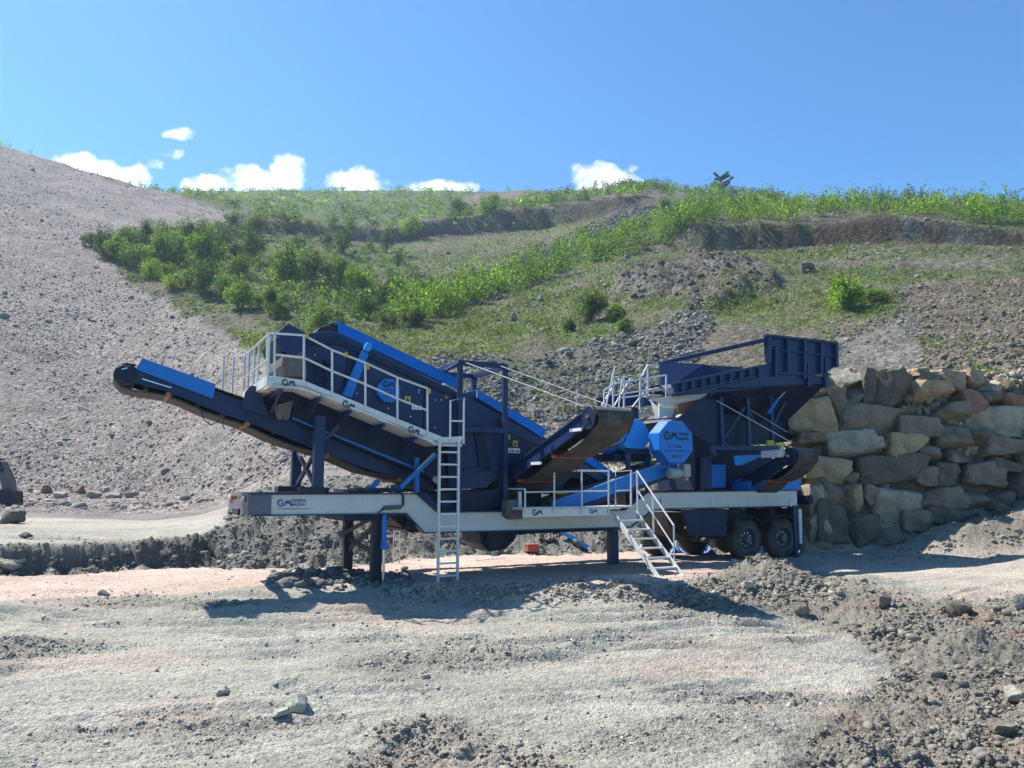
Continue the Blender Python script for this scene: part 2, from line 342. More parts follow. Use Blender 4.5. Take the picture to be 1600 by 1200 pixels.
for k in ('lawn', 'lawn2', 'lawn3', 'scree', 'sliver', 'talus1', 'talus2', 'outcrop', 'cut', 'cut2', 'soil', 'dusty', 'shoulder', 'baretop'): MK[k] = MK[k]*hill
for k in ('pink', 'roadr', 'clods', 'clodf', 'cutface'): MK[k] = MK[k]*np.clip((27-GY), 0, 1)
MK['scree'] = np.maximum(MK['scree'], ((PX < 370) & (PY > 690) & (GY > 27.5)).astype(float))
MK['graybank'] *= np.clip((40-GY)/4, 0, 1)
MK['clodf'] = np.clip(blur(blur(MK['clodf'], 9), 9)+.3*fbm(GX*2.2, GY*2.2, 3, 131)*(blur(MK['clodf'], 9) > .02), 0, 1)*.7; MK['clodsoft'] = blur(blur(MK['clods'], 8), 8); MK['bank'] = blur(MK['graybank'], 3)
ramp_top = ((GY > 22.4) & (GY < 40) & (us[:, None] > .37)).astype(float)
# relief
D = np.zeros_like(T)
nr = np.clip((26-GY)/4, 0, 1)
flat = np.clip(1-MK['clodsoft']-MK['bank'], 0, 1)
ar = R(14); rx = GX*math.cos(ar)+GY*math.sin(ar); ry = -GX*math.sin(ar)+GY*math.cos(ar)
wv = fbm(GX*.4, GY*.4, 3, 11)*1.3
D += nr*flat*(.065*fbm(rx*.3, ry*1.5, 3, 21)+.016*np.abs(perlin(rx*.5, (ry+wv)*2.6, 23))+.012*perlin(rx*.9, (ry+wv*.6)*9, 29)+.024*billow(rx*2.0, ry*4.2, 4, 25, .62))
rough_patch = np.clip(fbm(rx*.22+3, ry*.5, 3, 71)*3.2-.35, 0, 1)
smooth_road = blur(np.clip(MK['pink']+MK['roadr'], 0, 1), 3)
for (x0, y0, dx_, dy_, cv_) in [(-6, 9.5, 1, .16, .010), (-6, 12.2, 1, .10, -.006), (-2, 7.4, 1, .22, .02), (1, 10.6, 1, -.06, .01), (2.5, 8.2, 1, .05, -.015)]:
    for off in (0, .42, 2.0, 2.42):
        t_ = GX-x0; yy_ = y0+off+dy_*t_+cv_*t_*t_+.10*perlin(GX*.5, GY*0+off, 119); q_ = GY-yy_
        act = np.clip(fbm(GX*.35+off*3, GY*.35, 2, 121)*3+.5, 0, 1)
        D += nr*flat*act*(-.060*np.exp(-(q_/.12)**2)+.040*np.exp(-((q_-.20)/.07)**2)+.008*np.exp(-(q_/.11)**2)*np.sin((GX+q_*1.5)*26))
D *= (1-.6*smooth_road)
D += nr*rough_patch*flat*(1-smooth_road)*(.045*billow(GX*4.5, GY*5.5, 4, 73, .65)+.02)
cl = np.clip(MK['clodsoft']+MK['bank']*.9+MK['clodf'], 0, 1)*nr
D += cl*(.11*billow(GX*1.3, GY*1.3, 5, 31, .62)+.05*fbm(GX*6, GY*6, 3, 33, .7)+.06*fbm(GX*.6, GY*.6, 2, 35))
D += near*MK['bank']*.25*billow(GX*.9, GY*.9, 4, 37)
def bump_at(px, py, z, sx_, sy_, h, nz_=.5):
    global D
    x, y, _ = gz(px, py, z); dx = GX-x; dy = GY-y
    D += h*np.exp(-(dx/sx_)**2-(dy/sy_)**2)*(1+nz_*fbm(GX*1.8, GY*1.8, 3, 41))
for b in [(1185,905,0,.55,.5,.40),(1230,912,0,.6,.45,.28),(1330,935,0,.6,.4,.22),(1420,960,0,.8,.5,.2),(1510,985,0,.5,.4,.28),(1080,928,-.2,.8,.3,.05),(975,925,-.2,.7,.3,.06),
          (470,905,0,.45,.22,.2),(530,903,0,.4,.22,.18),(455,1100,-.3,.35,.25,.12),(690,1165,-.3,.6,.3,.10),(20,1010,-.1,.5,.4,.1),(1240,1190,-.3,1.2,.6,.1)]:
    bump_at(*b)
bump_at(1740, 874, 0, 3.9, .95, 1.45, .12); bump_at(1480, 872, 0, 1.2, .8, .35)
D += near*MK['cutface']*.25*billow(GX*1.4, GY*3, 4, 43)
mid = np.clip((GY-26)/8, 0, 1)
rgh = 1+.8*MK['talus2']+1.2*MK['talus1']+MK['soil']*.6-MK['dusty']*.8
big = np.clip((GY-45)/50, 0.1, 1)
D += mid*rgh*(.75*big*fbm(GX*.07, GY*.07, 3, 51)+.28*fbm(GX*.28, GY*.28, 3, 53, .6)*(1-.55*MK['scree'])+.10*billow(GX*1.1, GY*1.1, 3, 55, .6))
D += MK['scree']*.35*fbm(GX*.05+GY*.12, GY*.02, 3, 57)
oc = blur(MK['outcrop'], 3); D += oc*(1.5*fbm(GX*.16, GY*.12, 5, 61, .6)+.5*np.abs(fbm(GX*.5, GY*.4, 4, 62))+1.3)
D += blur(MK['cut'], 1)*.45*fbm(GX*.25, GY*.25, 4, 63)+blur(MK['cut2'], 1)*.8*fbm(GX*.15, GY*.2, 3, 65)
D -= ramp_top*mid*.6*.5
GZ = T+D
PX, PY = project(GX, GY, GZ)
def height(x, y):
    u = x/math.sqrt(y*y+16); i = min(max(np.searchsorted(us, u)-1, 0), len(us)-2); j = min(max(np.searchsorted(Ys, y)-1, 0), len(Ys)-2)
    a = (u-us[i])/(us[i+1]-us[i]); b = (y-Ys[j])/(Ys[j+1]-Ys[j])
    return float(GZ[i, j]*(1-a)*(1-b)+GZ[i+1, j]*a*(1-b)+GZ[i, j+1]*(1-a)*b+GZ[i+1, j+1]*a*b)
def heightv(x, y, G=None):
    G = GZ if G is None else G
    u = x/np.sqrt(y*y+16); i = np.clip(np.searchsorted(us, u)-1, 0, len(us)-2); j = np.clip(np.searchsorted(Ys, y)-1, 0, len(Ys)-2)
    a = (u-us[i])/(us[i+1]-us[i]); b = (y-Ys[j])/(Ys[j+1]-Ys[j])
    return G[i, j]*(1-a)*(1-b)+G[i+1, j]*a*(1-b)+G[i, j+1]*(1-a)*b+G[i+1, j+1]*a*b
HY = np.exp(np.linspace(math.log(4.5), math.log(390), 5000))
def hit(px, py, ymin=4.5):
    d = ray(px, py); Y = HY[HY >= ymin]; t = Y/d[1]; x = d[0]*t; z = CAMZ+d[2]*t
    h = heightv(x, Y); k = np.nonzero(z < h)[0]
    if len(k) == 0: k = [len(Y)-1]
    k = k[0]; return (float(x[k]), float(Y[k]), float(h[k]))
# base colours
C = np.zeros(T.shape+(3,))
def setc(mask, col): 
    global C
    m = mask[..., None]; C = C*(1-m)+np.array(col)*m
setc(np.ones_like(T), (.425, .402, .338))
sk_ = np.clip(fbm(rx*.35+2, (ry+.5*wv)*3.2, 4, 141)*2.4+.1, 0, 1)*nr; setc(sk_*.5, (.31, .295, .245))
pat = np.clip(fbm(rx*.3, ry*.9, 4, 81)*2+.5, 0, 1); setc(pat*.5, (.30, .292, .245)); 
pat2 = np.clip(fbm(rx*.25+9, ry*.5, 4, 83)*3-.25, 0, 1); setc(pat2*.6, (.46, .36, .29))
setc(rough_patch*.65*nr, (.225, .21, .17))
setc(MK['pink'], (.50, .385, .32)); setc(MK['roadr'], (.42, .37, .31))
setc(np.clip(blur(blur(MK['clods'], 9), 9)*1.25+fbm(GX*1.6, GY*1.6, 3, 115)*.35*(blur(MK['clods'], 9) > .03), 0, 1)*.9, (.205, .187, .152)); setc(MK['clodf']*.8, (.27, .225, .18))
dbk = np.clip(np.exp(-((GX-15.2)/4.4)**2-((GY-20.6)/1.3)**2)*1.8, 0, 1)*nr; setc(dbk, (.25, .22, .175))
redp = np.clip(fbm(GX*.5, GY*.5, 3, 85)*3-1.15, 0, 1)*MK['clods']; setc(redp*.7, (.28, .17, .12))
setc(MK['graybank'], (.19, .182, .16)); setc(MK['cutface'], (.13, .122, .105))
gveg = np.clip(fbm(GX*.09, GY*.09, 4, 91)*1.8+.62, 0, 1); g2 = np.clip(fbm(GX*.5, GY*.5, 3, 93)*2+.5, 0, 1)
hc = (1-gveg)[..., None]*np.array((.135, .112, .088))+gveg[..., None]*np.array((.095, .125, .048)); hc = hc*(1-.35*g2[..., None])+.35*g2[..., None]*np.array((.13, .125, .085))
hf = np.clip((GY-33)/6, 0, 1)*(1-MK['graybank']); C = C*(1-hf[..., None])+hc*hf[..., None]
setc(MK['scree'], (.262, .226, .200))
sv = np.clip(fbm(GX*.04, GY*.08, 4, 95)*2+.3, 0, 1)*MK['scree']; setc(sv*.6, (.215, .19, .18)); 
sv = np.clip(fbm(GX*.05+7, GY*.05, 4, 96)*3-.4, 0, 1)*MK['scree']; setc(sv*.6, (.29, .225, .195))
sv = np.clip(np.abs(perlin(GX*.10+GY*.02, GY*.012, 117))*3.2-.9, 0, 1)*MK['scree']; setc(sv*.45, (.33, .30, .275))
setc(MK['sliver'], (.13, .16, .05))
setc(np.clip((GY-172)/6, 0, 1)*(1-MK['baretop'])*(1-MK['scree'])*.85, (.085, .125, .05))
lawn = blur(np.clip(MK['lawn']+MK['lawn2']*.5+MK['lawn3']*.4, 0, 1), 3)*np.clip(fbm(GX*.16, GY*.16, 4, 111)*1.6+.8, 0, 1); setc(lawn*.8, (.125, .165, .055))
setc(MK['talus1'], (.095, .09, .095)); setc(MK['talus2']*.8, (.135, .122, .108))
setc(MK['outcrop'], (.125, .112, .098)); setc(MK['cut'], (.062, .042, .032)); setc(MK['cut2'], (.085, .065, .058))
cb = np.clip(fbm(GX*.12, GY*.12, 3, 97)*3-.3, 0, 1)*MK['cut']; setc(cb*.7, (.15, .15, .155))
setc(MK['soil']*.9, (.155, .128, .098)); setc(MK['dusty'], (.165, .15, .135)); setc(MK['shoulder']*.5, (.15, .14, .10)); setc(MK['baretop']*.8, (.19, .15, .13))
setc(((us[:, None] > .368) & (GY > 21.9) & (GY < 36)).astype(float), (.16, .14, .11))
C *= (1+.12*fbm(GX*3, GY*3, 3, 99))[..., None]
nU, nY = T.shape
idx = np.arange(nU*nY).reshape(nU, nY)
Q = np.stack([idx[:-1, :-1], idx[1:, :-1], idx[1:, 1:], idx[:-1, 1:]], -1)
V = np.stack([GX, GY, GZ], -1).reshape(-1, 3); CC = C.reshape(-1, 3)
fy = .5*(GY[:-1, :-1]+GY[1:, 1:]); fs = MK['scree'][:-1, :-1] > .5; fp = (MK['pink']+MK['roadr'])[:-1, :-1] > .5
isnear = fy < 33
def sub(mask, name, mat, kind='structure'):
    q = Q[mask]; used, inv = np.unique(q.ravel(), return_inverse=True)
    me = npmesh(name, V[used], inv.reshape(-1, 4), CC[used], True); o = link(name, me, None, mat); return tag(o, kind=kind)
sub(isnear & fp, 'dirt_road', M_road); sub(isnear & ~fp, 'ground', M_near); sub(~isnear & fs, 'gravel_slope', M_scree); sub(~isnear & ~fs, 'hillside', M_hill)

# ================================================================ the crushing plant (local frame: x along the chassis, y across, z up)
TH = R(27.5); CT = math.cos(TH); ST = math.sin(TH)
P0 = at(393, 773, 14.3); P0 = (P0[0], P0[1], 0.0)
def w2l(v): dx = v[0]-P0[0]; dy = v[1]-P0[1]; return Vector((dx*CT+dy*ST, -dx*ST+dy*CT, v[2]))
def L(px, py, y):                # traced point on the plane local y
    d = ray(px, py); o = w2l((0, 0, CAMZ)); dl = Vector((d[0]*CT+d[1]*ST, -d[0]*ST+d[1]*CT, d[2]))
    t = (y-o.y)/dl.y; return o+dl*t
def LX(px, py, x):
    d = ray(px, py); o = w2l((0, 0, CAMZ)); dl = Vector((d[0]*CT+d[1]*ST, -d[0]*ST+d[1]*CT, d[2]))
    t = (x-o.x)/dl.x; return o+dl*t
plant = empty('crushing_plant', P0, TH, 'long navy and blue mobile rock crushing plant on a pale wheeled chassis', 'crusher')

class MB:
    def __init__(s): s.v = []; s.f = []; s.cuts = []
    def add(s, vs, fs):
        n = len(s.v); s.cuts.append((n, len(s.f))); s.v += [tuple(v) for v in vs]; s.f += [tuple(i+n for i in f) for f in fs]; return s
    def box(s, a, b):
        x0, y0, z0 = a; x1, y1, z1 = b
        return s.add([(x0,y0,z0),(x1,y0,z0),(x1,y1,z0),(x0,y1,z0),(x0,y0,z1),(x1,y0,z1),(x1,y1,z1),(x0,y1,z1)],
                     [(0,3,2,1),(4,5,6,7),(0,1,5,4),(1,2,6,5),(2,3,7,6),(3,0,4,7)])
    def prism(s, pts, off):
        pts = [Vector(p) for p in pts]; off = Vector(off); n = len(pts)
        nrm = Vector((0, 0, 0))
        for i in range(n): nrm += pts[i].cross(pts[(i+1) % n])
        if nrm.dot(off) > 0: pts = pts[::-1]
        return s.add(pts+[p+off for p in pts], [tuple(range(n)), tuple(range(2*n-1, n-1, -1))]+[(i, i+n, (i+1) % n+n, (i+1) % n) for i in range(n)])
    def bar(s, p, q, w, h, up=(0, 0, 1)):
        p = Vector(p); q = Vector(q); d = (q-p).normalized(); up = Vector(up)
        if abs(d.dot(up)) > .98: up = Vector((1, 0, 0))
        a = d.cross(up).normalized()*w/2; b = a.cross(d).normalized()*h/2
        return s.prism([p-a-b, p+a-b, p+a+b, p-a+b], q-p)
    def tube(s, pts, r, n=10):
        pts = [Vector(p) for p in pts]; rings = []; vs = []; fs = []
        pr = None
        for i, p in enumerate(pts):
            d = (pts[min(i+1, len(pts)-1)]-pts[max(i-1, 0)]).normalized()
            up = Vector((0, 0, 1)) if abs(d.z) < .9 else Vector((1, 0, 0))
            a = d.cross(up).normalized(); b = a.cross(d)
            vs += [p+(a*math.cos(2*math.pi*k/n)+b*math.sin(2*math.pi*k/n))*r for k in range(n)]
        for i in range(len(pts)-1):
            for k in range(n): fs.append((i*n+k, i*n+(k+1) % n, (i+1)*n+(k+1) % n, (i+1)*n+k))
        fs.append(tuple(range(n-1, -1, -1))); m = (len(pts)-1)*n; fs.append(tuple(range(m, m+n)))
        return s.add(vs, fs)
    def lathe(s, c, axis, prof, n=28, caps=True):   # prof: (offset along axis, radius)
        c = Vector(c); ax = Vector(axis).normalized(); up = Vector((0, 0, 1)) if abs(ax.z) < .9 else Vector((1, 0, 0))
        a = ax.cross(up).normalized(); b = a.cross(ax); vs = []; fs = []
        for o, r in prof: vs += [c+ax*o+(a*math.cos(2*math.pi*k/n)+b*math.sin(2*math.pi*k/n))*r for k in range(n)]
        for i in range(len(prof)-1):
            for k in range(n): fs.append((i*n+k, (i+1)*n+k, (i+1)*n+(k+1) % n, i*n+(k+1) % n))
        if caps: fs.append(tuple(range(n))); m = (len(prof)-1)*n; fs.append(tuple(range(m+n-1, m-1, -1)))
        return s.add(vs, fs)
    def each(s, name, mat, parent=None, bevel=0., smooth=False):
        # every added piece becomes an object of its own
        out = []
        for i, (a, b) in enumerate(s.cuts):
            a2, b2 = s.cuts[i+1] if i+1 < len(s.cuts) else (len(s.v), len(s.f))
            m = MB(); m.v = s.v[a:a2]; m.f = [tuple(k-a for k in f) for f in s.f[b:b2]]; out.append(m.build(name, mat, parent, bevel, smooth))
        return out
    def build(s, name, mat, parent=None, bevel=0., smooth=False):
        me = bpy.data.meshes.new(name); me.from_pydata(s.v, [], s.f); me.update()
        bm = bmesh.new(); bm.from_mesh(me); bmesh.ops.recalc_face_normals(bm, faces=bm.faces); bm.to_mesh(me); bm.free()
        o = link(name, me, parent, mat)
        if smooth:
            me.polygons.foreach_set('use_smooth', [True]*len(me.polygons))
            me.set_sharp_from_angle(angle=R(35))
        if bevel:
            b = o.modifiers.new('bevel', 'BEVEL'); b.width = bevel; b.segments = 1; b.limit_method = 'ANGLE'; b.angle_limit = R(40)
        return o
def poly_part(name, pxs, y0, y1, mat, parent=plant, bevel=.006):
    return MB().prism([L(a, b, y0) for a, b in pxs], (0, y1-y0, 0)).build(name, mat, parent, bevel)
# ---- lettering helpers: frame given by origin, right vector, up vector (all local)
def textmesh(txt, size, bold=0.0):
    c = bpy.data.curves.new('lettering', 'FONT'); c.body = txt; c.size = size; c.extrude = .0008; c.offset = bold
    o = bpy.data.objects.new('tmp_text', c); COL.objects.link(o)
    dg = bpy.context.evaluated_depsgraph_get(); me = bpy.data.meshes.new_from_object(o.evaluated_get(dg)); bpy.data.objects.remove(o); bpy.data.curves.remove(c)
    return me
def put_text(txt, org, right, size, mat, parent, name='lettering', width=None, bold=0.0):
    """text on a vertical panel; right = unit vector along the panel"""
    me = textmesh(txt, size, bold)
    r = Vector(right).normalized(); n = r.cross(Vector((0, 0, 1))).normalized(); u = n.cross(r).normalized()
    xs = [v.co.x for v in me.vertices] or [1]; k = (width/max(xs)) if width else 1
    for v in me.vertices: c = v.co.copy(); v.co = Vector(org)+r*c.x*k+u*c.y+n*(c.z+.003)
    me.update(); return link(name, me, parent, mat)
def gear_logo(org, right, h, mat, parent, name='logo'):
    """toothed G ring followed by a rounded M, total height h"""
    r = Vector(right).normalized(); n = r.cross(Vector((0, 0, 1))).normalized(); u = n.cross(r).normalized()
    mb = MB(); o = Vector(org)+n*.003
    c = (h*.5, h*.5); R0 = h*.36; R1 = h*.23
    def P(a, rad): return o+r*(c[0]+math.cos(a)*rad)+u*(c[1]+math.sin(a)*rad)
    N = 26; a0 = R(35); a1 = R(350)
    for i in range(N):
        b0 = a0+(a1-a0)*i/N; b1 = a0+(a1-a0)*(i+1)/N
        mb.prism([P(b0, R1), P(b1, R1), P(b1, R0), P(b0, R0)], n*.0015)
        if i % 2 == 0 and 2 < i < 24: mb.prism([P(b0, R0*1.0), P(b1, R0*1.0), P(b1-.02, R0*1.34), P(b0+.02, R0*1.34)], n*.0015)
    mb.prism([o+r*(c[0])+u*(c[1]-h*.06), o+r*(c[0]+R0)+u*(c[1]-h*.06), o+r*(c[0]+R0)+u*(c[1]+h*.05), o+r*(c[0])+u*(c[1]+h*.05)], n*.0015)
    m0 = h*.92; pts = [(m0, .16), (m0+h*.20, .78), (m0+h*.36, .40), (m0+h*.54, .80), (m0+h*.70, .16)]
    for (xa, ya), (xb, yb) in zip(pts[:-1], pts[1:]):
        w = h*.085; mb.prism([o+r*(xa-w)+u*(ya*h), o+r*(xa+w)+u*(ya*h), o+r*(xb+w)+u*(yb*h), o+r*(xb-w)+u*(yb*h)], n*.0015)
    return mb.build(name, mat, parent)

# ---- chassis
prof = [(393,773),(650,772),(683,801),(975,797.5),(1010,770),(1245,766.5),(1246,790),(1040,795),(1018,797),(985,823),(662,832),(634,801.5),(393,805)]
near3 = [L(a, b, 0) for a, b in prof]
ch = MB().prism(near3, (0, .10, 0)).build('chassis_beam', MT['white'], plant, .006)
MB().prism([p+Vector((0, 2.4, 0)) for p in near3], (0, .10, 0)).build('chassis_beam', MT['white'], plant, .006)
fl = MB()
for i in list(range(0, 5))+list(range(6, 12)):
    a, b = near3[i], near3[i+1]; m = (a+b)/2; up = 1 if i < 5 else -1
    for yy in (.0, 2.4): fl.bar((a.x, yy+.05, a.z+.01*up), (b.x, yy+.05, b.z+.01*up), .22, .022)
fl.build('flange', MT['navy'], ch)
cm = MB()
for X in (.6, 2.2, 3.1, 5.0, 6.4, 7.6, 8.6, 9.9, 11., 12.2, 13.4, 14.6):
    zz = 1.55 if X < 3 or X > 8.8 else 1.18
    cm.box((X, .1, zz-.12), (X+.12, 2.4, zz+.12))
cm.each('cross_member', MT['navy2'], plant)
zb = near3[-1].z; zt = near3[0].z
bp_ = MB().box((-.06, -.02, zb-.01), (0.0, 2.55, zt+.02)).box((-.045, -.015, zb), (.36, -.006, zt+.005)).build('bumper', MT['purple'], plant, .006)
MB().box((-.10, .9, zb-.03), (-.06, 1.7, zb+.10)).build('tow_plate', MT['black'], bp_, .01)
for k, (yy, mt) in enumerate([(.25, 'red'), (.42, 'yellow'), (.58, 'wht'), (1.95, 'red'), (2.12, 'yellow'), (2.3, 'wht')]):
    MB().lathe((-.061, yy, zt-.08), (-1, 0, 0), [(0, .06), (.03, .06), (.04, .045)], 14).build('marker_lamp', MT[mt], bp_)
for a, mt in (((368,774), 'red'), ((374,774), 'yellow'), ((379,774), 'wht')):
    c = L(a[0], a[1], -.02)
    MB().lathe((c.x+.0, -.016, c.z-.04), (0, -1, 0), [(0, .035), (.02, .035)], 12).build('marker_lamp', MT[mt], bp_)
# lettering on the chassis
gear_logo(L(431.5, 793, -.0), (1, 0, 0), .165, MT['inkb'], ch)
put_text('GENERAL', L(455, 784.5, 0), (1, 0, 0), .085, MT['inkb'], ch, width=.29, bold=.002)
put_text('MAKINA', L(455, 790.7, 0), (1, 0, 0), .085, MT['inkb'], ch, width=.26, bold=.002)
put_text('www.generalmakina.com.tr', L(432, 796.3, 0), (1, 0, 0), .05, MT['inkb'], ch, width=.64)
MB().lathe(L(401.5, 784, -.001), (0, -1, 0), [(0, .05), (.003, .05)], 20).build('badge', MT['green'], ch)
put_text('CE', L(407, 786.5, 0), (1, 0, 0), .075, MT['green'], ch, width=.10)
gear_logo(L(397.5, 797.5, 0), (1, 0, 0), .095, MT['lred'], ch)
put_text('GENERAL', L(409.5, 794, 0), (1, 0, 0), .035, MT['lred'], ch, width=.16)
put_text('MAKINA', L(409.5, 797, 0), (1, 0, 0), .035, MT['lred'], ch, width=.17)

def gzl(x, y):  # ground height below a local point
    wx = P0[0]+x*CT-y*ST; wy = P0[1]+x*ST+y*CT; return height(wx, wy)
# ---- support legs
def leg(px, y, top_z, w, foot_py=None, depth=.2, mat='black'):
    p = L(px, 850, y); g = gzl(p.x, p.y)-.04
    o = MB().box((p.x-w/2, y, g), (p.x+w/2, y+depth, top_z)).build('support_leg', MT[mat], plant, .006)
    MB().box((p.x-w/2-.08, y-.08, g-.02), (p.x+w/2+.08, y+depth+.08, g+.05)).build('foot_plate', MT[mat], o, .005)
    return o, p.x, g
zc = near3[-1].z-.02
l1, xl1, g1 = leg(590, .12, zc, .19); l2, xl2, g2 = leg(545, 2.05, zc, .2)
MB().bar((xl1, .3, g1+1.15), (xl2, 2.1, g2+.55), .05, .09).bar((xl1, .3, g1+.62), (xl2, 2.1, g2+.80), .05, .09).bar((xl1-.12, .32, zc-.12), (xl2-.1, 2.1, zc-.5), .04, .07).each('leg_brace', MT['black'], plant)
MB().box((xl1-.7, .1, zc-.13), (xl1+.2, 2.4, zc)).build('leg_socket', MT['navy2'], plant)
cx = L(600, 850, .02).x
cyl = MB().tube([(cx, .02, g1+.72), (cx, .02, zc+.02)], .052, 14).box((cx-.06, -.05, g1+.70), (cx+.06, .09, g1+.84)).build('hydraulic_cylinder', MT['blue'], l1, 0, True)
MB().tube([(cx, .02, g1+.03), (cx, .02, g1+.72)], .028, 10).build('piston_rod', MT['steel'], l1)
leg(961, .9, 1.2, .22, mat='navy'); leg(1245, .1, 1.55, .13, mat='navy'); leg(1195, 2.2, 1.55, .13, mat='navy')
# hoses on near leg and chassis
h = MB()
for k in range(3):
    h.tube([L(590+k*2, 806, -.03), L(592, 800+k, -.05), L(600, 796-k*2.5, -.05), L(626, 795-k*2.5, -.05), L(629+k, 790, -.05), L(629+k, 775, -.04), L(620, 764, .05)], .011, 6)
h.tube([L(560, 806, .4), L(571, 830, .3), L(576, 845, .3), L(590, 852, .1)], .012, 6).tube([L(555, 800, .6), L(535, 832, 1.), L(548, 845, 1.), L(585, 848, .2)], .012, 6)
h.each('hydraulic_hose', MT['black'], plant)

# ---- screen support tower
tw = MB(); zt0 = near3[0].z+.03
def post(mb, px, y, z0, z1, w=.16, d=.14):
    X = L(px, 760, y).x; mb.box((X-w/2, y, z0), (X+w/2, y+d, z1)); return X
pa = post(tw, 498, .0, zt0, 3.30, .19, .2); pb = post(tw, 463, 2.1, zt0, 2.9, .2, .2)
tw.each('tower_post', MT['navy'], plant, .006)
tb = MB().bar((pa, .2, zt0+.10), (pb, 2.1, zt0+.85), .07, .08).bar((pa, .2, zt0+.85), (pb, 2.1, zt0+.12), .07, .08)
tb.bar(L(504, 690, .02), L(530, 665, .02), .07, .08)
tb.each('tower_brace', MT['navy'], plant)
MB().box((pa-.35, -.02, zt0-.005), (pa+.12, .26, zt0+.11)).box((pb-.4, 2.0, zt0-.005), (pb+.15, 2.4, zt0+.12)).box((pb+.05, .26, zt0), (pb+.25, 2.0, zt0+.09)).each('tower_base', MT['black'], plant, .008)

# ---- left discharge conveyor (axis along the chassis)
yc0, yc1 = .75, 1.75
frame_px = [(206,573),(225,580),(333,611),(400,636),(480,661),(560,690),(680,735),(680,768),(624,748),(560,728),(480,697),(400,664),(340,643),(262,611),(208,597)]
cv = MB()
for yy in (yc0, yc1): cv.prism([L(a, b, yc0)+Vector((0, yy-yc0, 0)) for a, b in frame_px], (0, .045, 0))
for px in range(230, 660, 42):
    a = L(px, 595+(px-210)*.335, yc0); cv.box((a.x-.03, yc0, a.z-.03), (a.x+.03, yc1, a.z+.03))
lcon = cv.build('product_conveyor', MT['navy'], plant, .005)
# stiffener lip lines
lip = MB()
for i in range(0, 6):
    a, b = L(*frame_px[i], yc0), L(*frame_px[i+1], yc0); lip.bar(a+Vector((0, -.02, 0)), b+Vector((0, -.02, 0)), .05, .02)
for i in range(8, 14):
    a, b = L(*frame_px[i], yc0), L(*frame_px[i+1], yc0); lip.bar(a+Vector((0, -.02, 0)), b+Vector((0, -.02, 0)), .05, .02)
lip.build('frame_lip', MT['navy'], lcon)
hd = L(196, 586, yc0); hd.y = 0
MB().lathe((hd.x, yc0-.03, hd.z), (0, 1, 0), [(0, .17), (.02, .2), (1.08, .2), (1.1, .17)], 26).build('head_drum', MT['black'], lcon, 0, True)
MB().prism([L(a, b, yc0-.05) for a, b in [(183,574),(190,570),(205,572),(212,577),(208,597),(198,598),(186,592)]], (0, .04, 0)).prism([L(a, b, yc0-.05)+Vector((0, 1.13, 0)) for a, b in [(183,574),(190,570),(205,572),(212,577),(208,597),(198,598),(186,592)]], (0, .04, 0)).each('head_plate', MT['navy2'], lcon, .01)
MB().bar(L(222, 592, yc0-.04), L(268, 606, yc0-.04), .02, .02).bar(L(190, 577, yc0-.07), L(199, 575, yc0-.07), .02, .02).each('tension_rod', MT['steel'], lcon)
belt_low = [(181,585),(182,597),(188,605),(205,611),(225,614),(258,619.5),(285,629),(320,645),(380,665),(420,684),(455,697),(480,704),(520,716),(570,738),(624,750),(668,768)]
def strip(name, pts, thick, ya, yb, mat, parent):
    mb = MB(); P = [L(a, b, ya) for a, b in pts]
    for a, b in zip(P[:-1], P[1:]):
        d = (b-a).normalized(); n = Vector((-d.z, 0, d.x))*thick
        if n.z < 0: n = -n
        mb.prism([a, b, b+n, a+n], (0, yb-ya, 0))
    return mb.build(name, mat, parent)
strip('belt', belt_low, .035, yc0+.02, yc1-.02, MT['rubber'], lcon)
strip('carrying_belt', [(184,575),(196,568),(225,574),(333,606),(480,657),(680,732)], .02, yc0+.08, yc1-.08, MT['rubber'], lcon)
for px, py in [(263,617),(386,663),(511,712),(624,750)]:
    a = L(px, py, yc0-.06); MB().tube([(a.x, yc0-.09, a.z), (a.x, yc1+.04, a.z)], .05, 12).build('return_roller', MT['orange'], lcon, 0, True)
    MB().bar((a.x, yc0-.03, a.z+.02), (a.x+.02, yc0-.03, a.z+.25), .02, .06).build('roller_bracket', MT['navy'], lcon)
cvp = [(222,560),(337,601),(333,623),(213,577)]
a0, a1, a2, a3 = [L(x, y, yc0-.06) for x, y in cvp]
mb = MB().prism([a3, a2, a1, a0], (0, .02, 0))
mb.prism([a0+Vector((0, .02, 0)), a1+Vector((0, .02, 0)), a1+Vector((0, .9, .03)), a0+Vector((0, .9, .03))], (0, 0, .012))
mb.prism([a0+Vector((0, .9, .03)), a1+Vector((0, .9, .03)), a2+Vector((0, 1.15, 0)), a3+Vector((0, 1.15, 0))], (0, .012, .012))
mb.build('belt_cover', MT['blue'], lcon)
MB().prism([a3+Vector((-.01, .02, 0)), a0+Vector((-.01, .28, .0)), a0+Vector((-.01, .9, 0)), a3+Vector((-.01, 1.13, 0))], (-.06, 0, -.01)).build('rubber_curtain', MT['black'], lcon)
hz = MB(); hz.tube([L(314, 641, yc0-.05), L(318, 656, yc0-.06), L(330, 664, yc0-.06), L(342, 658, yc0-.05), L(345, 648, yc0-.05)], .012, 6).tube([L(350, 650, yc0-.05), L(348, 664, yc0-.06), L(351, 672, yc0-.06)], .01, 6); hz.build('cable', MT['black'], lcon)
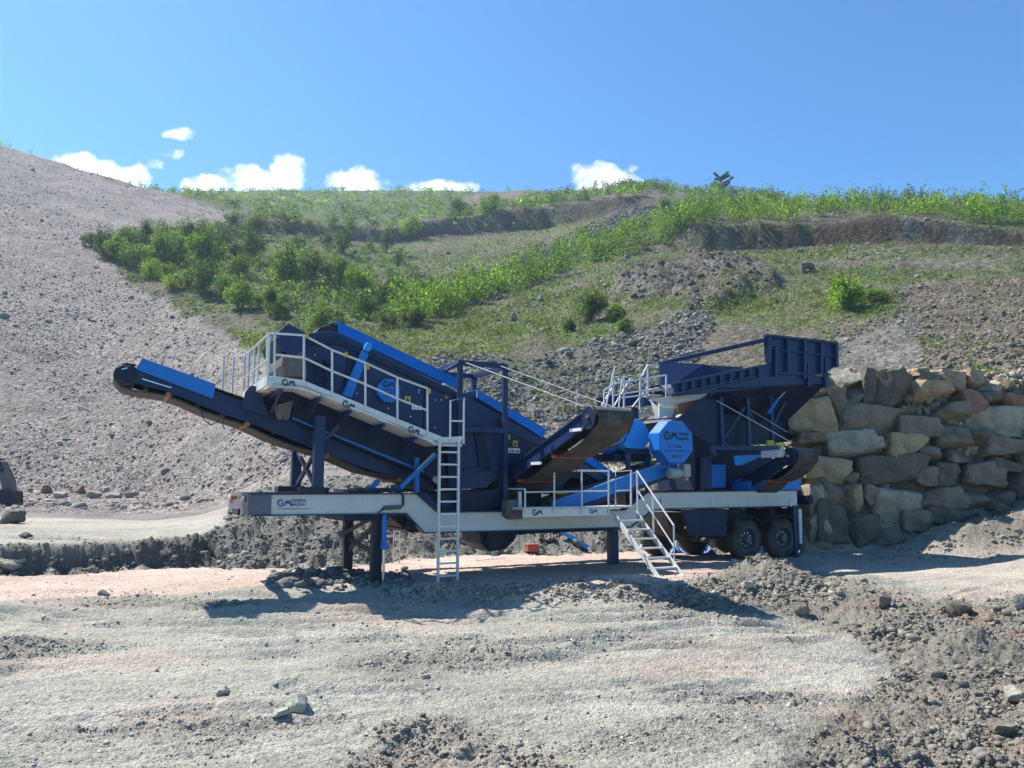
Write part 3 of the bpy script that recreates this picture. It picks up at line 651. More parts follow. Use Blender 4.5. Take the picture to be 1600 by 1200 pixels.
# skirt plates where the conveyor passes below the screen
poly_part('skirt_plate', [(378,628),(384,618),(400,622),(412,648),(421,655),(420,652),(413,613),(430,600),(450,615),(455,655),(660,738),(690,765),(640,762),(560,720),(470,684),(380,640)], 1.82, 1.9, MT['navy2'])
poly_part('conveyor_bracket', [(380,628),(384,612),(392,602),(404,604),(413,630),(421,652),(400,645),(380,640)], .62, .70, MT['navy'])
poly_part('conveyor_bracket', [(380,628),(384,612),(392,602),(404,604),(413,630),(421,652),(400,645),(380,640)], 1.85, 1.93, MT['navy2'])
# collecting hopper under the screen
ho = poly_part('collecting_hopper', [(455,612),(500,622),(692,705),(700,765),(662,742),(560,700),(456,654)], .45, 2.1, MT['navy2'])
MB().bar(L(456, 653, .44), L(662, 737, .44), .03, .035).build('lit_hopper_edge', MT['blue'], ho)  # bright blue bar paints in the light along the hopper's lower edge
poly_part('chute', [(434,632),(458,626),(452,655),(444,648),(441,655),(436,645)], .2, .6, MT['tan'])
poly_part('chute', [(422,608),(440,604),(470,618),(462,640),(440,628)], .3, 1.9, MT['navy2'])
MB().tube([L(505,712,.2), L(505,705,.2)], .06, 10).build('hose_end', MT['navy'], ho)

# ---- vibrating screen
ys0, ys1 = .35, 2.05
sc = poly_part('screen_box', [(436,540),(470,522),(512,517),(530,520),(718,614),(720,692),(690,700),(600,655),(478,604),(474,560)], ys0, ys1, MT['navy'])
poly_part('end_plate', [(432,521),(450,505),(478,520),(479,540),(462,555),(440,548)], .15, .2, MT['navy'], sc)
poly_part('end_plate', [(432,521),(450,505),(478,520),(479,540),(462,555),(440,548)], 1.9, 1.95, MT['navy'], sc)
poly_part('oversize_chute', [(442,556),(462,544),(478,552),(480,590),(446,586),(441,570)], .2, 1.9, MT['tan'], sc)
poly_part('reject_box', [(431,528),(452,522),(463,540),(441,556)], .25, 1.85, MT['navy2'], sc)
poly_part('rubber_flap', [(494,518),(500,511),(515,508),(530,514),(526,522),(498,524)], .6, 1.8, MT['black'], sc)
poly_part('side_rail', [(478,530),(530,525),(535,530),(715,618),(715,624),(530,538),(480,540)], ys0-.05, ys0, MT['navy2'], sc)
poly_part('stiffener', [(545,548),(553,552),(540,640),(532,636)], ys0-.035, ys0, MT['navy2'], sc)
poly_part('stiffener', [(664,600),(670,603),(668,690),(662,686)], ys0-.035, ys0, MT['navy'], sc)
poly_part('belt_guard', [(565,548),(577,552),(550,622),(535,617)], ys0-.16, ys0-.04, MT['blue'], sc, .01)
poly_part('guard_cap', [(571,540),(575,534),(582,537),(581,546),(576,550),(569,547)], ys0-.17, ys0-.02, MT['blue2'], sc, .01)
ctr = L(607, 610.5, ys0-.1); oc8 = [ctr+Vector((math.cos(R(22.5+45*k))*.262, 0, math.sin(R(22.5+45*k))*.262)) for k in range(8)]
og = MB().prism([p+Vector((0, -.04, 0)) for p in oc8], (0, .14, 0)).build('drive_cover', MT['blue'], sc, .012)
yf = ctr.y-.042
def onp(c, dx, dz, y): return Vector((c.x+dx, y, c.z+dz))
gear_logo(onp(ctr, -.15, .05, yf), (1, 0, 0), .16, MT['ink'], og)
put_text('GENERAL', onp(ctr, -.14, -.01, yf), (1, 0, 0), .055, MT['ink'], og, width=.28)
put_text('MAKINA', onp(ctr, -.12, -.07, yf), (1, 0, 0), .055, MT['ink'], og, width=.24)
put_text('www.generalmakina.com', onp(ctr, -.16, -.14, yf), (1, 0, 0), .03, MT['ink'], og, width=.32)
for px in (499, 513):
    for y0 in (ys0-.2,):
        c = L(px, 590, y0); mb = MB()
        for k in range(7): mb.lathe((c.x, y0+.02, c.z-.16+k*.058), (0, 0, 1), [(0, .055), (.012, .07), (.024, .07), (.036, .055)], 14)
        mb.build('coil_spring', MT['navy' if px < 505 else 'navy'], sc, 0, True)
        MB().box((c.x-.07, y0-.05, c.z+.26), (c.x+.07, ys0, c.z+.36)).build('spring_seat', MT['navy2'], sc, .006)
bl = MB(); random.seed(3)
for px, py in [(467,535),(470,560),(492,555),(560,575),(600,600),(654,613),(606,638),(557,615),(641,651),(675,565),(680,625),(689,625),(679,668),(654,610),(560,545)]:
    c = L(px, py, ys0-.0); bl.lathe((c.x, ys0, c.z), (0, -1, 0), [(0, .014), (.02, .012)], 8)
bl.each('bolt', MT['steel'], sc)
def sticker(px, py, w, h, y, mat, parent, mark=None):
    a = L(px, py, y); o = MB().box((a.x-w/2, y-.004, a.z-h/2), (a.x+w/2, y, a.z+h/2)).build('warning_sign', MT[mat], parent)
    if mark:
        for (dx, dz, r_, mt) in mark:
            MB().prism([(a.x+dx-r_, y-.005, a.z+dz-r_), (a.x+dx+r_, y-.005, a.z+dz-r_), (a.x+dx, y-.005, a.z+dz+r_)], (0, -.0015, 0)).build('pictogram', MT[mt], o)
    return o
sticker(637, 624, .13, .13, ys0-.001, 'yellow', sc, [(0, 0, .04, 'black')])
sticker(698, 618, .07, .11, ys0-.001, 'yellow', sc, [(0, 0, .03, 'black')])

# ---- top feed conveyor (runs the whole length, behind the screen plate)
yf0, yf1 = .55, 1.65
fd = MB()
fpx = [(512,513),(528,521),(718,617),(860,690),(955,748),(1000,775),(1000,790),(955,762),(850,704),(718,640),(528,545)]
for yy in (yf0, yf1): fd.prism([L(a, b, yf0)+Vector((0, yy-yf0, 0)) for a, b in fpx], (0, .05, 0))
fcon = fd.build('feed_conveyor', MT['navy'], plant, .005)
strip('belt', [(512,514),(528,521),(718,617),(860,690),(1000,775)], .03, yf0+.06, yf1-.06, MT['rubber'], fcon)
strip('return_belt', [(512,524),(530,540),(718,634),(860,704),(955,760),(1000,788)], .03, yf0+.06, yf1-.06, MT['rubber'], fcon)
def cover(pts, name='belt_cover'):
    a, b, c, d = [L(x, y, yf0-.05) for x, y in pts]   # top-left, top-right, bottom-right, bottom-left
    mb = MB().prism([d, c, b+Vector((0, .12, 0)), a+Vector((0, .12, 0))], (0, .012, .01))
    mb.prism([a+Vector((0, .12, .01)), b+Vector((0, .12, .01)), b+Vector((0, 1.05, .01)), a+Vector((0, 1.05, .01))], (0, 0, .012))
    mb.prism([d+Vector((0, 1.2, 0)), c+Vector((0, 1.2, 0)), b+Vector((0, 1.05, 0)), a+Vector((0, 1.05, 0))], (0, .012, .01))
    return mb.build(name, MT['blue'], fcon)
cover([(532,502.5),(718,591),(716,609),(528,519)]); cover([(749,609),(858,672),(848,684),(745,621)])
cover([(912,704),(962,738),(961,752),(902,713)], 'lower_cover')
poly_part('drive_housing', [(508,508),(526,503),(534,512),(528,524),(510,526)], 1.0, 1.7, MT['navy2'], fcon)
poly_part('underframe', [(718,640),(850,704),(955,762),(900,748),(800,705),(720,668)], .7, 1.5, MT['navy2'], fcon)

# ---- gantry frame
gx0 = L(719, 650, .12).x; gx1 = L(790, 650, .12).x; zt_ = L(719, 566, .12).z; zt1 = L(790, 572.5, .12).z
zb0 = 1.4
g = MB()
for X, zz in ((gx0, zt_), (gx1, zt1)):
    for yy in (.10, 1.75): g.box((X-.055, yy, zb0), (X+.055, yy+.1, (zz if yy < 1 else zz-.02)))
ga = g.each('gantry_post', MT['navy'], plant, .006)
g = MB(); g.bar((gx0-.05, .15, zt_), (gx1+.05, .15, zt1), .1, .11); g.bar((gx0, 1.8, zt_-.02), (gx1, 1.8, zt1-.02), .1, .1)
g.bar((gx0, .1, zt_), (gx0, 1.85, zt_-.02), .1, .1).bar((gx1, .1, zt1), (gx1, 1.85, zt1-.02), .1, .1).bar((gx0-.35, .15, zt_-.22), (gx0, .15, zt_), .09, .07)
zz = L(755, 672, .12).z; g.bar((gx0, .13, zz), (gx1, .13, zz), .08, .12).bar((gx0, 1.8, zz+.5), (gx1, 1.8, zz+.5), .08, .1)
g.each('gantry_beam', MT['navy'], plant, .006)
poly_part('transfer_chute', [(722,628),(733,622),(786,652),(788,735),(760,762),(702,765),(700,700),(722,694)], .35, 1.9, MT['navy'])
poly_part('chute_rib', [(740,664),(752,664),(768,735),(750,735)], .30, .345, MT['navy2']); poly_part('chute_rib', [(725,732),(788,728),(788,734),(725,738)], .30, .345, MT['navy'])
poly_part('side_plate', [(793,672),(850,700),(905,738),(860,770),(760,776),(793,740)], .5, 1.7, MT['navy2'])
sticker(795, 683, .075, .11, .495, 'yellow', plant, [(0, 0, .03, 'black')]); sticker(805, 693, .12, .13, .495, 'yellow', plant, [(0, 0, .045, 'black')])
sticker(803, 704, .30, .11, .495, 'wht', plant, [(-.1, 0, .03, 'black'), (-.03, 0, .035, 'lred'), (.05, 0, .03, 'inkb'), (.11, 0, .03, 'inkb')])
lv = MB()
for k in range(4): lv.bar(L(781, 655+k*5, .3), L(790, 661+k*5, .3), .03, .02)
lv.each('louvre', MT['black'], plant)

# ---- left walkway with toe board and railing
yw = -.55
wk = MB().prism([L(425, 598, yw), L(474, 601, yw), L(690, 691, yw), L(722, 691, yw), L(722, 694, yw), L(688, 695, yw), L(472, 605, yw), L(425, 603, yw)], (0, .86, 0)).build('walkway', MT['galv'], plant)
toe = [(418,588),(425,587),(474,594),(692,683),(722,682),(722,698),(684,697),(600,656),(520,622),(464,607),(419,604),(418,600)]
tb_ = MB().prism([L(a, b, yw) for a, b in toe], (0, .02, 0)).build('toe_board', MT['galv'], wk, .003)
lc = L(418, 600, yw)
MB().box((lc.x-.012, yw, lc.z-.02), (lc.x+.012, 2.4, lc.z+.16)).build('toe_board', MT['galv'], wk, .003)
un = MB()
for px in (440, 500, 548, 600, 650): 
    a = L(px, 606+(px-470)*.415 if px > 470 else 606, yw); un.box((a.x-.03, yw+.02, a.z-.09), (a.x+.03, .4, a.z-.02)); un.bar((a.x, yw+.1, a.z-.06), (a.x, .4, a.z-.36), .04, .04)
un.each('walkway_bracket', MT['navy'], wk)
for (a, b) in [(425,594,),(480,609),(543,635),(588,655),(660,689)][1:]:
    pass
pl = MB()
for a, b in [(486,613),(548,638),(590,655),(662,684)]:
    p = L(a, b, yw-.012); q = L(a+14, b+6, yw-.012); pl.prism([p, q, q+Vector((0, 0, .035)), p+Vector((0, 0, .035))], (0, .008, 0))
pl.each('reflector', MT['wht'], tb_)
gear_logo(L(532, 635, yw-.001), (1, 0, -.32), .16, MT['ink'], tb_); gear_logo(L(635, 675, yw-.001), (1, 0, -.32), .16, MT['ink'], tb_); gear_logo(L(439, 603, yw-.001), (1, 0, -.05), .15, MT['ink'], tb_)
def rail(mb, pts, r=.020):
    mb.tube(pts, r, 8)
r1 = MB(); posts = [(429,521,587),(475,524,594),(519,547,613),(571,567,634),(621,590,656),(668,607,676)]
tops = [L(a, b, yw-.02) for a, b, c in posts]; mids = [L(a, (b+c)/2, yw-.02) for a, b, c in posts]
for (a, b, c), t in zip(posts, tops): r1.tube([L(a, c+8, yw-.02), t], .022, 8)
rail(r1, tops); rail(r1, mids); r1.tube([tops[0], tops[0]+Vector((-.14, .05, 0))], .02, 8)
r1.build('railing', MT['galv'], wk, 0, True)
# end railing across the machine on the left
xe = lc.x; r2 = MB(); ztp = tops[0].z; zm = ztp-.48
for yy in (yw, yw+.18, .55, 1.05, 1.75, 2.35): r2.tube([(xe, yy, lc.z-.02 if yy < 1.6 else lc.z-.5), (xe, yy, ztp)], .022, 8)
r2.tube([(xe, yw, ztp), (xe, 2.35, ztp)], .02, 8).tube([(xe, yw, zm), (xe, 2.35, zm)], .018, 8).build('railing', MT['galv'], wk, 0, True)
MB().prism([(xe-.45, 2.3, lc.z-.55), (xe-.45, 2.3, lc.z+.9), (xe-.41, 2.3, lc.z+.9), (xe-.41, 2.3, lc.z-.55)], (0, .05, 0)).prism([(xe-.25, 2.3, lc.z-.55), (xe-.25, 2.3, lc.z+.9), (xe-.21, 2.3, lc.z+.9), (xe-.21, 2.3, lc.z-.55)], (0, .05, 0)).each('ladder_rail', MT['galv'], wk)
MB().box((xe+.02, .4, lc.z-.04), (xe+.42, 2.3, lc.z)).build('walkway_deck', MT['galv'], wk)
for (a, b) in [(480,524),(541,554),(575,573),(671,611)]:
    sticker(a, b, .055, .10, yw-.05, 'yellow' if a < 480 or a > 540 else 'yellow', wk)
sticker(651, 637, .20, .075, yw-.05, 'wht', wk, [(-.05, 0, .02, 'ink'), (.03, 0, .02, 'ink')])
# ---- vertical ladder
yl = yw-.05; xa = L(686, 760, yl).x; xb = L(716, 760, yl).x; gl = gzl(xa, yl)
ztop = L(700, 688, yl).z; ld = MB()
for X in (xa, xb): ld.box((X-.022, yl-.03, gl-.02), (X+.022, yl+.03, ztop))
lad = empty('ladder', (0, 0, 0)); lad.parent = plant; ld.each('ladder_rail', MT['galv'], lad, .004)
rg = MB()
for k in range(11):
    z = L(700, 706.5+k*19.3, yl).z
    if z > gl+.05: rg.box((xa, yl-.015, z-.018), (xb, yl+.02, z+.018))
rg.each('rung', MT['galv'], lad)
rg = MB()
tl = L(704, 626, yl); tr = L(725, 623, yl); X0 = tl.x; X1 = tr.x; zz = L(722, 690, yl).z
rg.tube([(X0, yl, zz), (X0, yl, tl.z), (X1, yl, tr.z+.02), (X1, yl, zz-.05)], .022, 8).tube([(X0, yl, (zz+tl.z)/2), (X1, yl, (zz+tl.z)/2)], .016, 8)
rg.build('hand_loop', MT['galv'], lad, 0, True)

# ---- side discharge conveyor towards the camera
def side_conveyor(X0, wid, yh, zh, yt, zt2, depth_, mat, covers=True, sag=.22, rollers=3, lab='side_conveyor'):
    """runs along -y; head (yh,zh) high, tail (yt,zt2) low"""
    H = Vector((0, yh, zh)); T_ = Vector((0, yt, zt2)); d = (T_-H).normalized(); n = Vector((0, -d.z, d.y));
    if n.z < 0: n = -n
    mb = MB()
    for X in (X0, X0+wid): mb.prism([Vector((X, 0, 0))+p for p in (H+n*.05, T_+n*.05, T_-n*depth_, H-n*depth_)], (.045, 0, 0))
    k = int((T_-H).length/.7)
    for i in range(k): p = H+(T_-H)*(i+.5)/k; mb.box((X0, p.y-.03, p.z-.06), (X0+wid, p.y+.03, p.z))
    o = mb.build(lab, MT[mat], plant, .005)
    lp = MB()
    for X in (X0-.01, ): 
        lp.bar(Vector((X, 0, 0))+H+n*.06, Vector((X, 0, 0))+T_+n*.06, .05, .03); lp.bar(Vector((X, 0, 0))+H-n*depth_, Vector((X, 0, 0))+T_-n*depth_, .05, .03)
    lp.build('frame_lip', MT[mat], o)
    rdr = .19; c = H-n*.10
    MB().lathe((X0+.06, c.y, c.z), (1, 0, 0), [(0, rdr), (wid-.08, rdr)], 26).build('head_drum', MT['black'], o, 0, True)
    MB().prism([Vector((X0-.035, c.y+math.cos(a)*.23, c.z+math.sin(a)*.23)) for a in [i*math.pi/9 for i in range(18)]], (.03, 0, 0)).each('head_plate', MT['navy2'], o, .01)
    MB().lathe((X0-.04, c.y, c.z+.02), (-1, 0, 0), [(0, .04), (.05, .03)], 12).build('bearing', MT['steel'], o)
    # belt loop
    pts = []
    for i in range(9):
        a = math.pi*.5-math.pi*i/8; q = c+(-d)*math.cos(a)*(rdr+.02)+n*math.sin(a)*(rdr+.02); pts.append(q)
    top = [T_+n*.08]+pts
    low = []; Ls = (T_-H).length
    for s in range(rollers):
        f0 = s/rollers; f1 = (s+1)/rollers
        for j in range(1, 7):
            f = f0+(f1-f0)*j/6; sg = math.sin(math.pi*(j/6))*sag/rollers*1.3
            low.append(H+(T_-H)*f-n*(depth_+.12)+Vector((0, 0, -sg)))
    path = top+low; bm_ = MB()
    for a, b in zip(path[:-1], path[1:]):
        bm_.prism([Vector((X0+.06, a.y, a.z)), Vector((X0+.06, b.y, b.z)), Vector((X0+.06, b.y, b.z+.012)), Vector((X0+.06, a.y, a.z+.012))], (wid-.08, 0, 0))
    bm_.build('belt', MT['rubber'], o)
    for s in range(1, rollers+1):
        p = H+(T_-H)*(s/rollers-.02)-n*(depth_+.11); MB().tube([(X0-.02, p.y, p.z), (X0+wid+.04, p.y, p.z)], .035, 12).build('return_roller', MT['red'], o, 0, True)
        MB().bar((X0-.03, p.y, p.z), (X0-.03, p.y, p.z+.2), .02, .05).build('roller_bracket', MT[mat], o)
    return o
zh = LX(925, 643, 5.57).z; yh = LX(925, 643, 5.57).y
hp = LX(920, 645, 5.57); tp = LX(757, 765, 5.57)
scv = side_conveyor(5.57, .88, hp.y, hp.z, tp.y, tp.z, .22, 'navy', rollers=3, sag=.16)
for a, b in [(900,672),(838,724)]:
    p = LX(a, b, 5.55); MB().box((5.50, p.y-.25, p.z-.03), (5.54, p.y+.15, p.z+.03)).each('name_plate', MT['wht'], scv)
lmp = L(680, 745, .0); MB().lathe((lmp.x, -.2, lmp.z), (-.6, -.5, -.6), [(0, .03), (.05, .07), (.12, .09)], 14).build('work_lamp', MT['gmotor'], plant)
# stay ropes from gantry to the side conveyor
rp = MB(); e1 = LX(917, 634, 5.57)+Vector((0, .1, 0)); e2 = LX(982, 640, 6.5)+Vector((0, .35, .05))
rp.tube([(gx0+.1, .1, zt_), e1], .012, 6).tube([(gx1-.15, .1, zt1), e2], .012, 6); rp.each('stay_rope', MT['cable'], plant)
ey = MB().tube([Vector(e2)+Vector((0, 0, -.1)), Vector(e2)+Vector((.12, 0, .62))], .014, 6).tube([Vector(e2)+Vector((-.32, 0, -.1)), Vector(e2)+Vector((-.05, 0, .85))], .014, 6); ey.each('stay_bar', MT['galv'], plant)

# ---- right platform, railing and stair
yp = -.72
plt = MB().prism([L(817,793,yp), L(955,791,yp), L(990,790,yp), L(990,793,yp), L(817,797,yp)], (0, .7, 0)).build('platform', MT['galv'], plant)
tb2 = MB().prism([L(817,794,yp), L(953,792,yp), L(953,805,yp), L(817,808.5,yp)], (0, .02, 0)).build('toe_board', MT['galv'], plt, .003)
gear_logo(L(831, 806.5, yp-.001), (1, 0, 0), .15, MT['ink'], tb2); gear_logo(L(921, 803, yp-.001), (1, 0, 0), .12, MT['ink'], tb2)
r3 = MB(); ya_ = yp-.02
for a, t in ((820.5, 764), (866, 735), (909, 735.5), (951, 736)): r3.tube([L(a, 802, ya_), L(a, t, ya_)], .019, 8)
r3.tube([L(858, 735, ya_), L(952, 736, ya_)], .02, 8).tube([L(820, 769, ya_), L(951, 767, ya_)], .016, 8)
r3.tube([L(962, 793, ya_), L(962, 737, ya_), L(986, 735, ya_), L(986, 793, ya_)], .022, 8).tube([L(962, 767, ya_), L(986, 766, ya_)], .014, 8)
r3.build('railing', MT['galv'], plt, 0, True)
r4 = MB()
for yy, px in ((.0, 875), (-.1, 838)):
    pass
X0 = L(820, 800, yp).x
r4.tube([(X0, yp, L(820,764,yp).z), (X0, .0, L(820,764,yp).z)], .018, 8).build('end_rail', MT['galv'], plt)
# stair along -y
XS0 = L(958, 800, yp).x; XS1 = XS0+.62; zt3 = L(958, 803, yp).z
ft = LX(1023, 905, XS0); fz = gzl(XS0, ft.y)-.02; fy_ = ft.y
st = MB()
for X in (XS0, XS1): st.prism([(X, yp, zt3+.06), (X, yp, zt3-.12), (X, fy_-.02, fz), (X, fy_-.18, fz)], (.035, 0, 0))
stair = empty('stair', (0, 0, 0)); stair.parent = plant; st.each('stringer', MT['galv'], stair, .004)
for k in range(6):
    f = (k+.75)/6.6; y = yp+(fy_-yp)*f; z = zt3+(fz-zt3)*f
    MB().box((XS0+.035, y-.12, z-.02), (XS1, y+.10, z+.012)).build('tread', MT['galv'], stair, .003)
hr = MB(); X = XS1+.05
t0 = LX(987, 737, X); t1 = LX(1043, 825, X)
q0 = Vector((X, yp, zt3+.95)); q1 = Vector((X, fy_+.18, fz+1.0))
hr.tube([q0, q1, (X, fy_+.20, fz+.15)], .02, 8).tube([q0+Vector((0, -.02, -.45)), q1+Vector((0, 0, -.45))], .016, 8)
m_ = q0*.55+q1*.45; hr.tube([(X, m_.y, m_.z-1.0), m_], .02, 8).tube([q0, (X, yp, zt3)], .022, 8)
hr.build('handrail', MT['galv'], stair, 0, True)

# ---- drive guards and the blue cylinder
def ngon(c, rad, n, ph=0): return [Vector((c.x+math.cos(R(ph+360*k/n))*rad, c.y, c.z+math.sin(R(ph+360*k/n))*rad)) for k in range(n)]
c = L(1057, 690.5, -.35); ogd = MB().prism(ngon(c, .545, 8, 22.5), (0, .42, 0)).build('crusher_drive_guard', MT['blue'], plant, .015)
put_text('GENERAL', onp(c, .06, .16, c.y-.001), (1, 0, 0), .10, MT['ink'], ogd, width=.33, bold=.002); put_text('MAKINA', onp(c, .06, .05, c.y-.001), (1, 0, 0), .10, MT['ink'], ogd, width=.31, bold=.002)
gear_logo(onp(c, -.40, .02, c.y-.001), (1, 0, 0), .26, MT['ink'], ogd)
put_text('C-1100x', onp(c, -.26, -.14, c.y-.001), (1, 0, 0), .10, MT['ink'], ogd, width=.42); put_text('www.generalmakina.com.tr', onp(c, -.38, -.23, c.y-.001), (1, 0, 0), .055, MT['ink'], ogd, width=.78)
put_text('2022', onp(c, -.16, -.38, c.y-.001), (1, 0, 0), .10, MT['ink'], ogd, width=.30)
c2 = L(993, 680, .32); m2 = MB().prism(ngon(c2, .42, 12, 15), (0, .35, 0)).build('motor_guard', MT['blue2'], plant, .015)
ax = L(960, 690, .95); MB().lathe((ax.x-.75, .95, ax.z), (1, 0, 0), [(0, .26), (.03, .30), (.5, .30), (.52, .34), (.60, .34), (.62, .30), (1.15, .30), (1.18, .26)], 26).build('air_drum', MT['blue'], plant, 0, True)
# inlet pipe, hanging hose
MB().tube([L(935,694,.4), L(955,698,.3), L(975,690,.3), L(984,672,.3), L(983,660,.35)], .02, 8).build('hanging_hose', MT['black'], plant, 0, True)
fr = MB()
for px, z0, z1 in ((983, 700, 800), (1013, 708, 795)): 
    a = L(px, z0, .3); b = L(px, z1, .3); fr.box((a.x-.05, .3, b.z), (a.x+.05, .4, a.z))
a = L(983, 705, .3); b = L(1013, 707, .3); fr.bar((a.x-.05, .35, a.z), (b.x+.05, .35, a.z), .1, .14); fr.build('motor_frame', MT['navy'], plant, .006)
MB().box((c2.x-.5, .5, c2.z-.62), (c2.x+.6, 1.9, c2.z-.45)).build('motor_base', MT['navy2'], plant)
MB().prism([L(905,712,.9), L(985,706,.9), L(985,716,.9), L(915,718,.9)], (0, .5, 0)).build('drum_bracket', MT['navy2'], plant)

# ---- blue conveyor below the crusher
bc = MB()
lowc = [(862,785),(1047,719),(1070,726),(1062,738),(1000,758),(885,797),(862,797)]
for yy in (.12, 1.1): bc.prism([L(a, b, .12)+Vector((0, yy-.12, 0)) for a, b in lowc], (0, .05, 0))
under = bc.build('under_crusher_conveyor', MT['blue'], plant, .01)
strip('belt', [(862,786),(1050,720),(1072,728)], .03, .2, 1.05, MT['rubber'], under)
MB().bar(L(862,785,.1), L(1047,719,.1), .06, .02).build('lit_top_edge', MT['blue2'], under)  # lighter blue puts the thin lit upper edge into the colour
MB().bar(L(890,800,.3), L(1042,745,.3), .12, .10).build('lower_beam', MT['navy'], under)
gm = L(1050, 739, -.1); gmo = MB().lathe((gm.x-.12, -.12, gm.z), (1, 0, 0), [(0, .10), (.02, .13), (.30, .13), (.33, .09), (.42, .09)], 20).build('gear_motor', MT['gmotor'], under, 0, True)
MB().box((gm.x+.28, -.24, gm.z-.10), (gm.x+.48, .05, gm.z+.22)).box((gm.x+.34, -.2, gm.z-.18), (gm.x+.44, -.05, gm.z-.1)).build('gearbox', MT['gmotor'], gmo, .02)

# ---- engine bay parts behind the platform
eb = MB(); a = L(800, 790, .6); b = L(960, 750, .6)
poly_part('engine_housing', [(793,762),(846,762),(846,800),(793,800)], .9, 2.0, MT['navy2'])
poly_part('engine_block', [(880,752),(950,752),(950,792),(860,792)], 1.3, 2.2, MT['black'])
poly_part('control_panel', [(862,752),(882,752),(882,772),(862,772)], .8, 1.1, MT['black'])
poly_part('tank', [(792,782),(817,780),(817,811),(800,812),(792,806)], -.25, .0, MT['tan'])
MB().box((L(813,780,-.3).x-.03, -.3, L(813,795,-.3).z), (L(813,780,-.3).x+.03, -.24, L(813,768,-.3).z)).build('tank_post', MT['galv'], plant)
mb = MB()
for i in range(7):
    p0 = L(815+i*12, 748+i*2, .7+.1*(i % 3)); mb.tube([p0, p0+Vector((.15, -.05, -.25)), p0+Vector((.42, 0, -.32)), p0+Vector((.6, 0, -.05))], .014, 6)
mb.each('engine_hose', MT['black'], plant)
ca = MB()
for k in range(4):
    p = L(878+k*7, 731, ya_); ca.tube([p, p+Vector((.02, -.03, -.10)), p+Vector((.08, -.03, -.12)), p+Vector((.1, 0, 0))], .01, 6)
ca.each('hung_cable', MT['black'], plt)
MB().box((L(868,760,.5).x, .5, L(868,772,.5).z), (L(868,760,.5).x+.4, .55, L(868,769,.5).z)).build('light_bar', MT['yellow'], plant)
poly_part('deflector', [(905,738),(950,768),(930,792),(880,790),(880,760)], 1.2, 1.3, MT['navy2'])
# underside masses
un_ = poly_part('tail_hopper', [(742,795),(800,795),(815,822),(805,842),(790,858),(765,862),(752,850),(748,825)], .7, 1.7, MT['navy2'])
MB().lathe((L(772,843,.7).x, .65, L(772,843,.7).z), (0, 1, 0), [(0, .22), (1.1, .22)], 22).build('tail_drum', MT['black'], un_, 0, True)
poly_part('fuel_tank', [(800,826),(960,822),(960,829),(905,831),(830,834),(800,836)], .8, 1.9, MT['navy2'])
poly_part('under_frame', [(634,804),(660,832),(640,832),(610,808)], .4, 2.2, MT['black'])
poly_part('lower_box', [(690,770),(790,765),(792,800),(690,801)], .25, 1.9, MT['navy2'])
poly_part('valve_block', [(655,772),(668,770),(684,790),(684,800),(676,798)], .15, .4, MT['navy'])
bl_ = MB().bar(L(618,769,.15), L(680,710,.15), .07, .09).bar(L(651,770,.3), L(651,715,.3), .09, .09).bar(L(575,768,.6), L(592,750,.6), .08, .1)
bl_.each('lift_arm', MT['blue'], plant, .005)
MB().tube([L(650,735,.1), L(678,708,.1)], .02, 8).build('lift_rod', MT['steel'], plant)
poly_part('arm_bracket', [(612,770),(616,757),(624,757),(630,770)], .1, .3, MT['navy'])
mb = MB()
for k in range(6): mb.box((L(560+k*22,770,.3).x, .3, zt0), (L(560+k*22,770,.3).x+.12, 2.2, zt0+.05+.03*(k % 2)))
mb.each('chassis_fitting', MT['navy2'], plant)

# ---- feeder, crusher body and hopper
body = poly_part('crusher_body', [(1116,612),(1056,657),(1085,690),(1086,766),(1150,766),(1235,766),(1238,745),(1190,700),(1160,700),(1160,640),(1180,612)], .75, 2.3, MT['navy2'])
poly_part('feeder_side', [(1112,609),(1056,657),(1070,672),(1120,700),(1126,700),(1126,620),(1245,600),(1245,590),(1130,606)], .08, .14, MT['navy2'])
fp = MB()
for px, t, b, w in ((1127, 606, 697, .11), (1169, 606, 697, .11), (1205, 606, 700, .10)):
    a = L(px, t, .0); bb = L(px, b, .0); fp.box((a.x-w/2, .0, bb.z), (a.x+w/2, .1, a.z))
fp.bar(L(1110,700,.0), L(1215,700,.0), .12, .12).bar(L(1112,702,.0), L(1118,712,.0), .09, .1)
fpo = fp.each('feeder_post', MT['navy'], plant, .006)
MB().bar(L(1128,690,.03), L(1163,636,.03), .06, .06).bar(L(1205,670,.03), L(1225,630,.03), .06, .06).bar(L(1128,686,.03), L(1136,696,.03), .05, .05).bar(L(1170,640,.03), L(1178,660,.03), .05, .05).each('feeder_brace', MT['navy'], plant)
for a, b, c_ in (((1231,607),(1215,624),.035), ((1215,624),(1200,646),.055)):
    MB().tube([L(*a, -.1), L(*b, -.1)], c_*.8, 10).build('wing_cylinder', MT['blue' if c_ > .04 else 'steel'], plant, 0, True)
poly_part('feeder_tray', [(1060,640),(1112,608),(1300,575),(1300,600),(1235,690),(1130,700)], 1.0, 1.08, MT['navy2'])
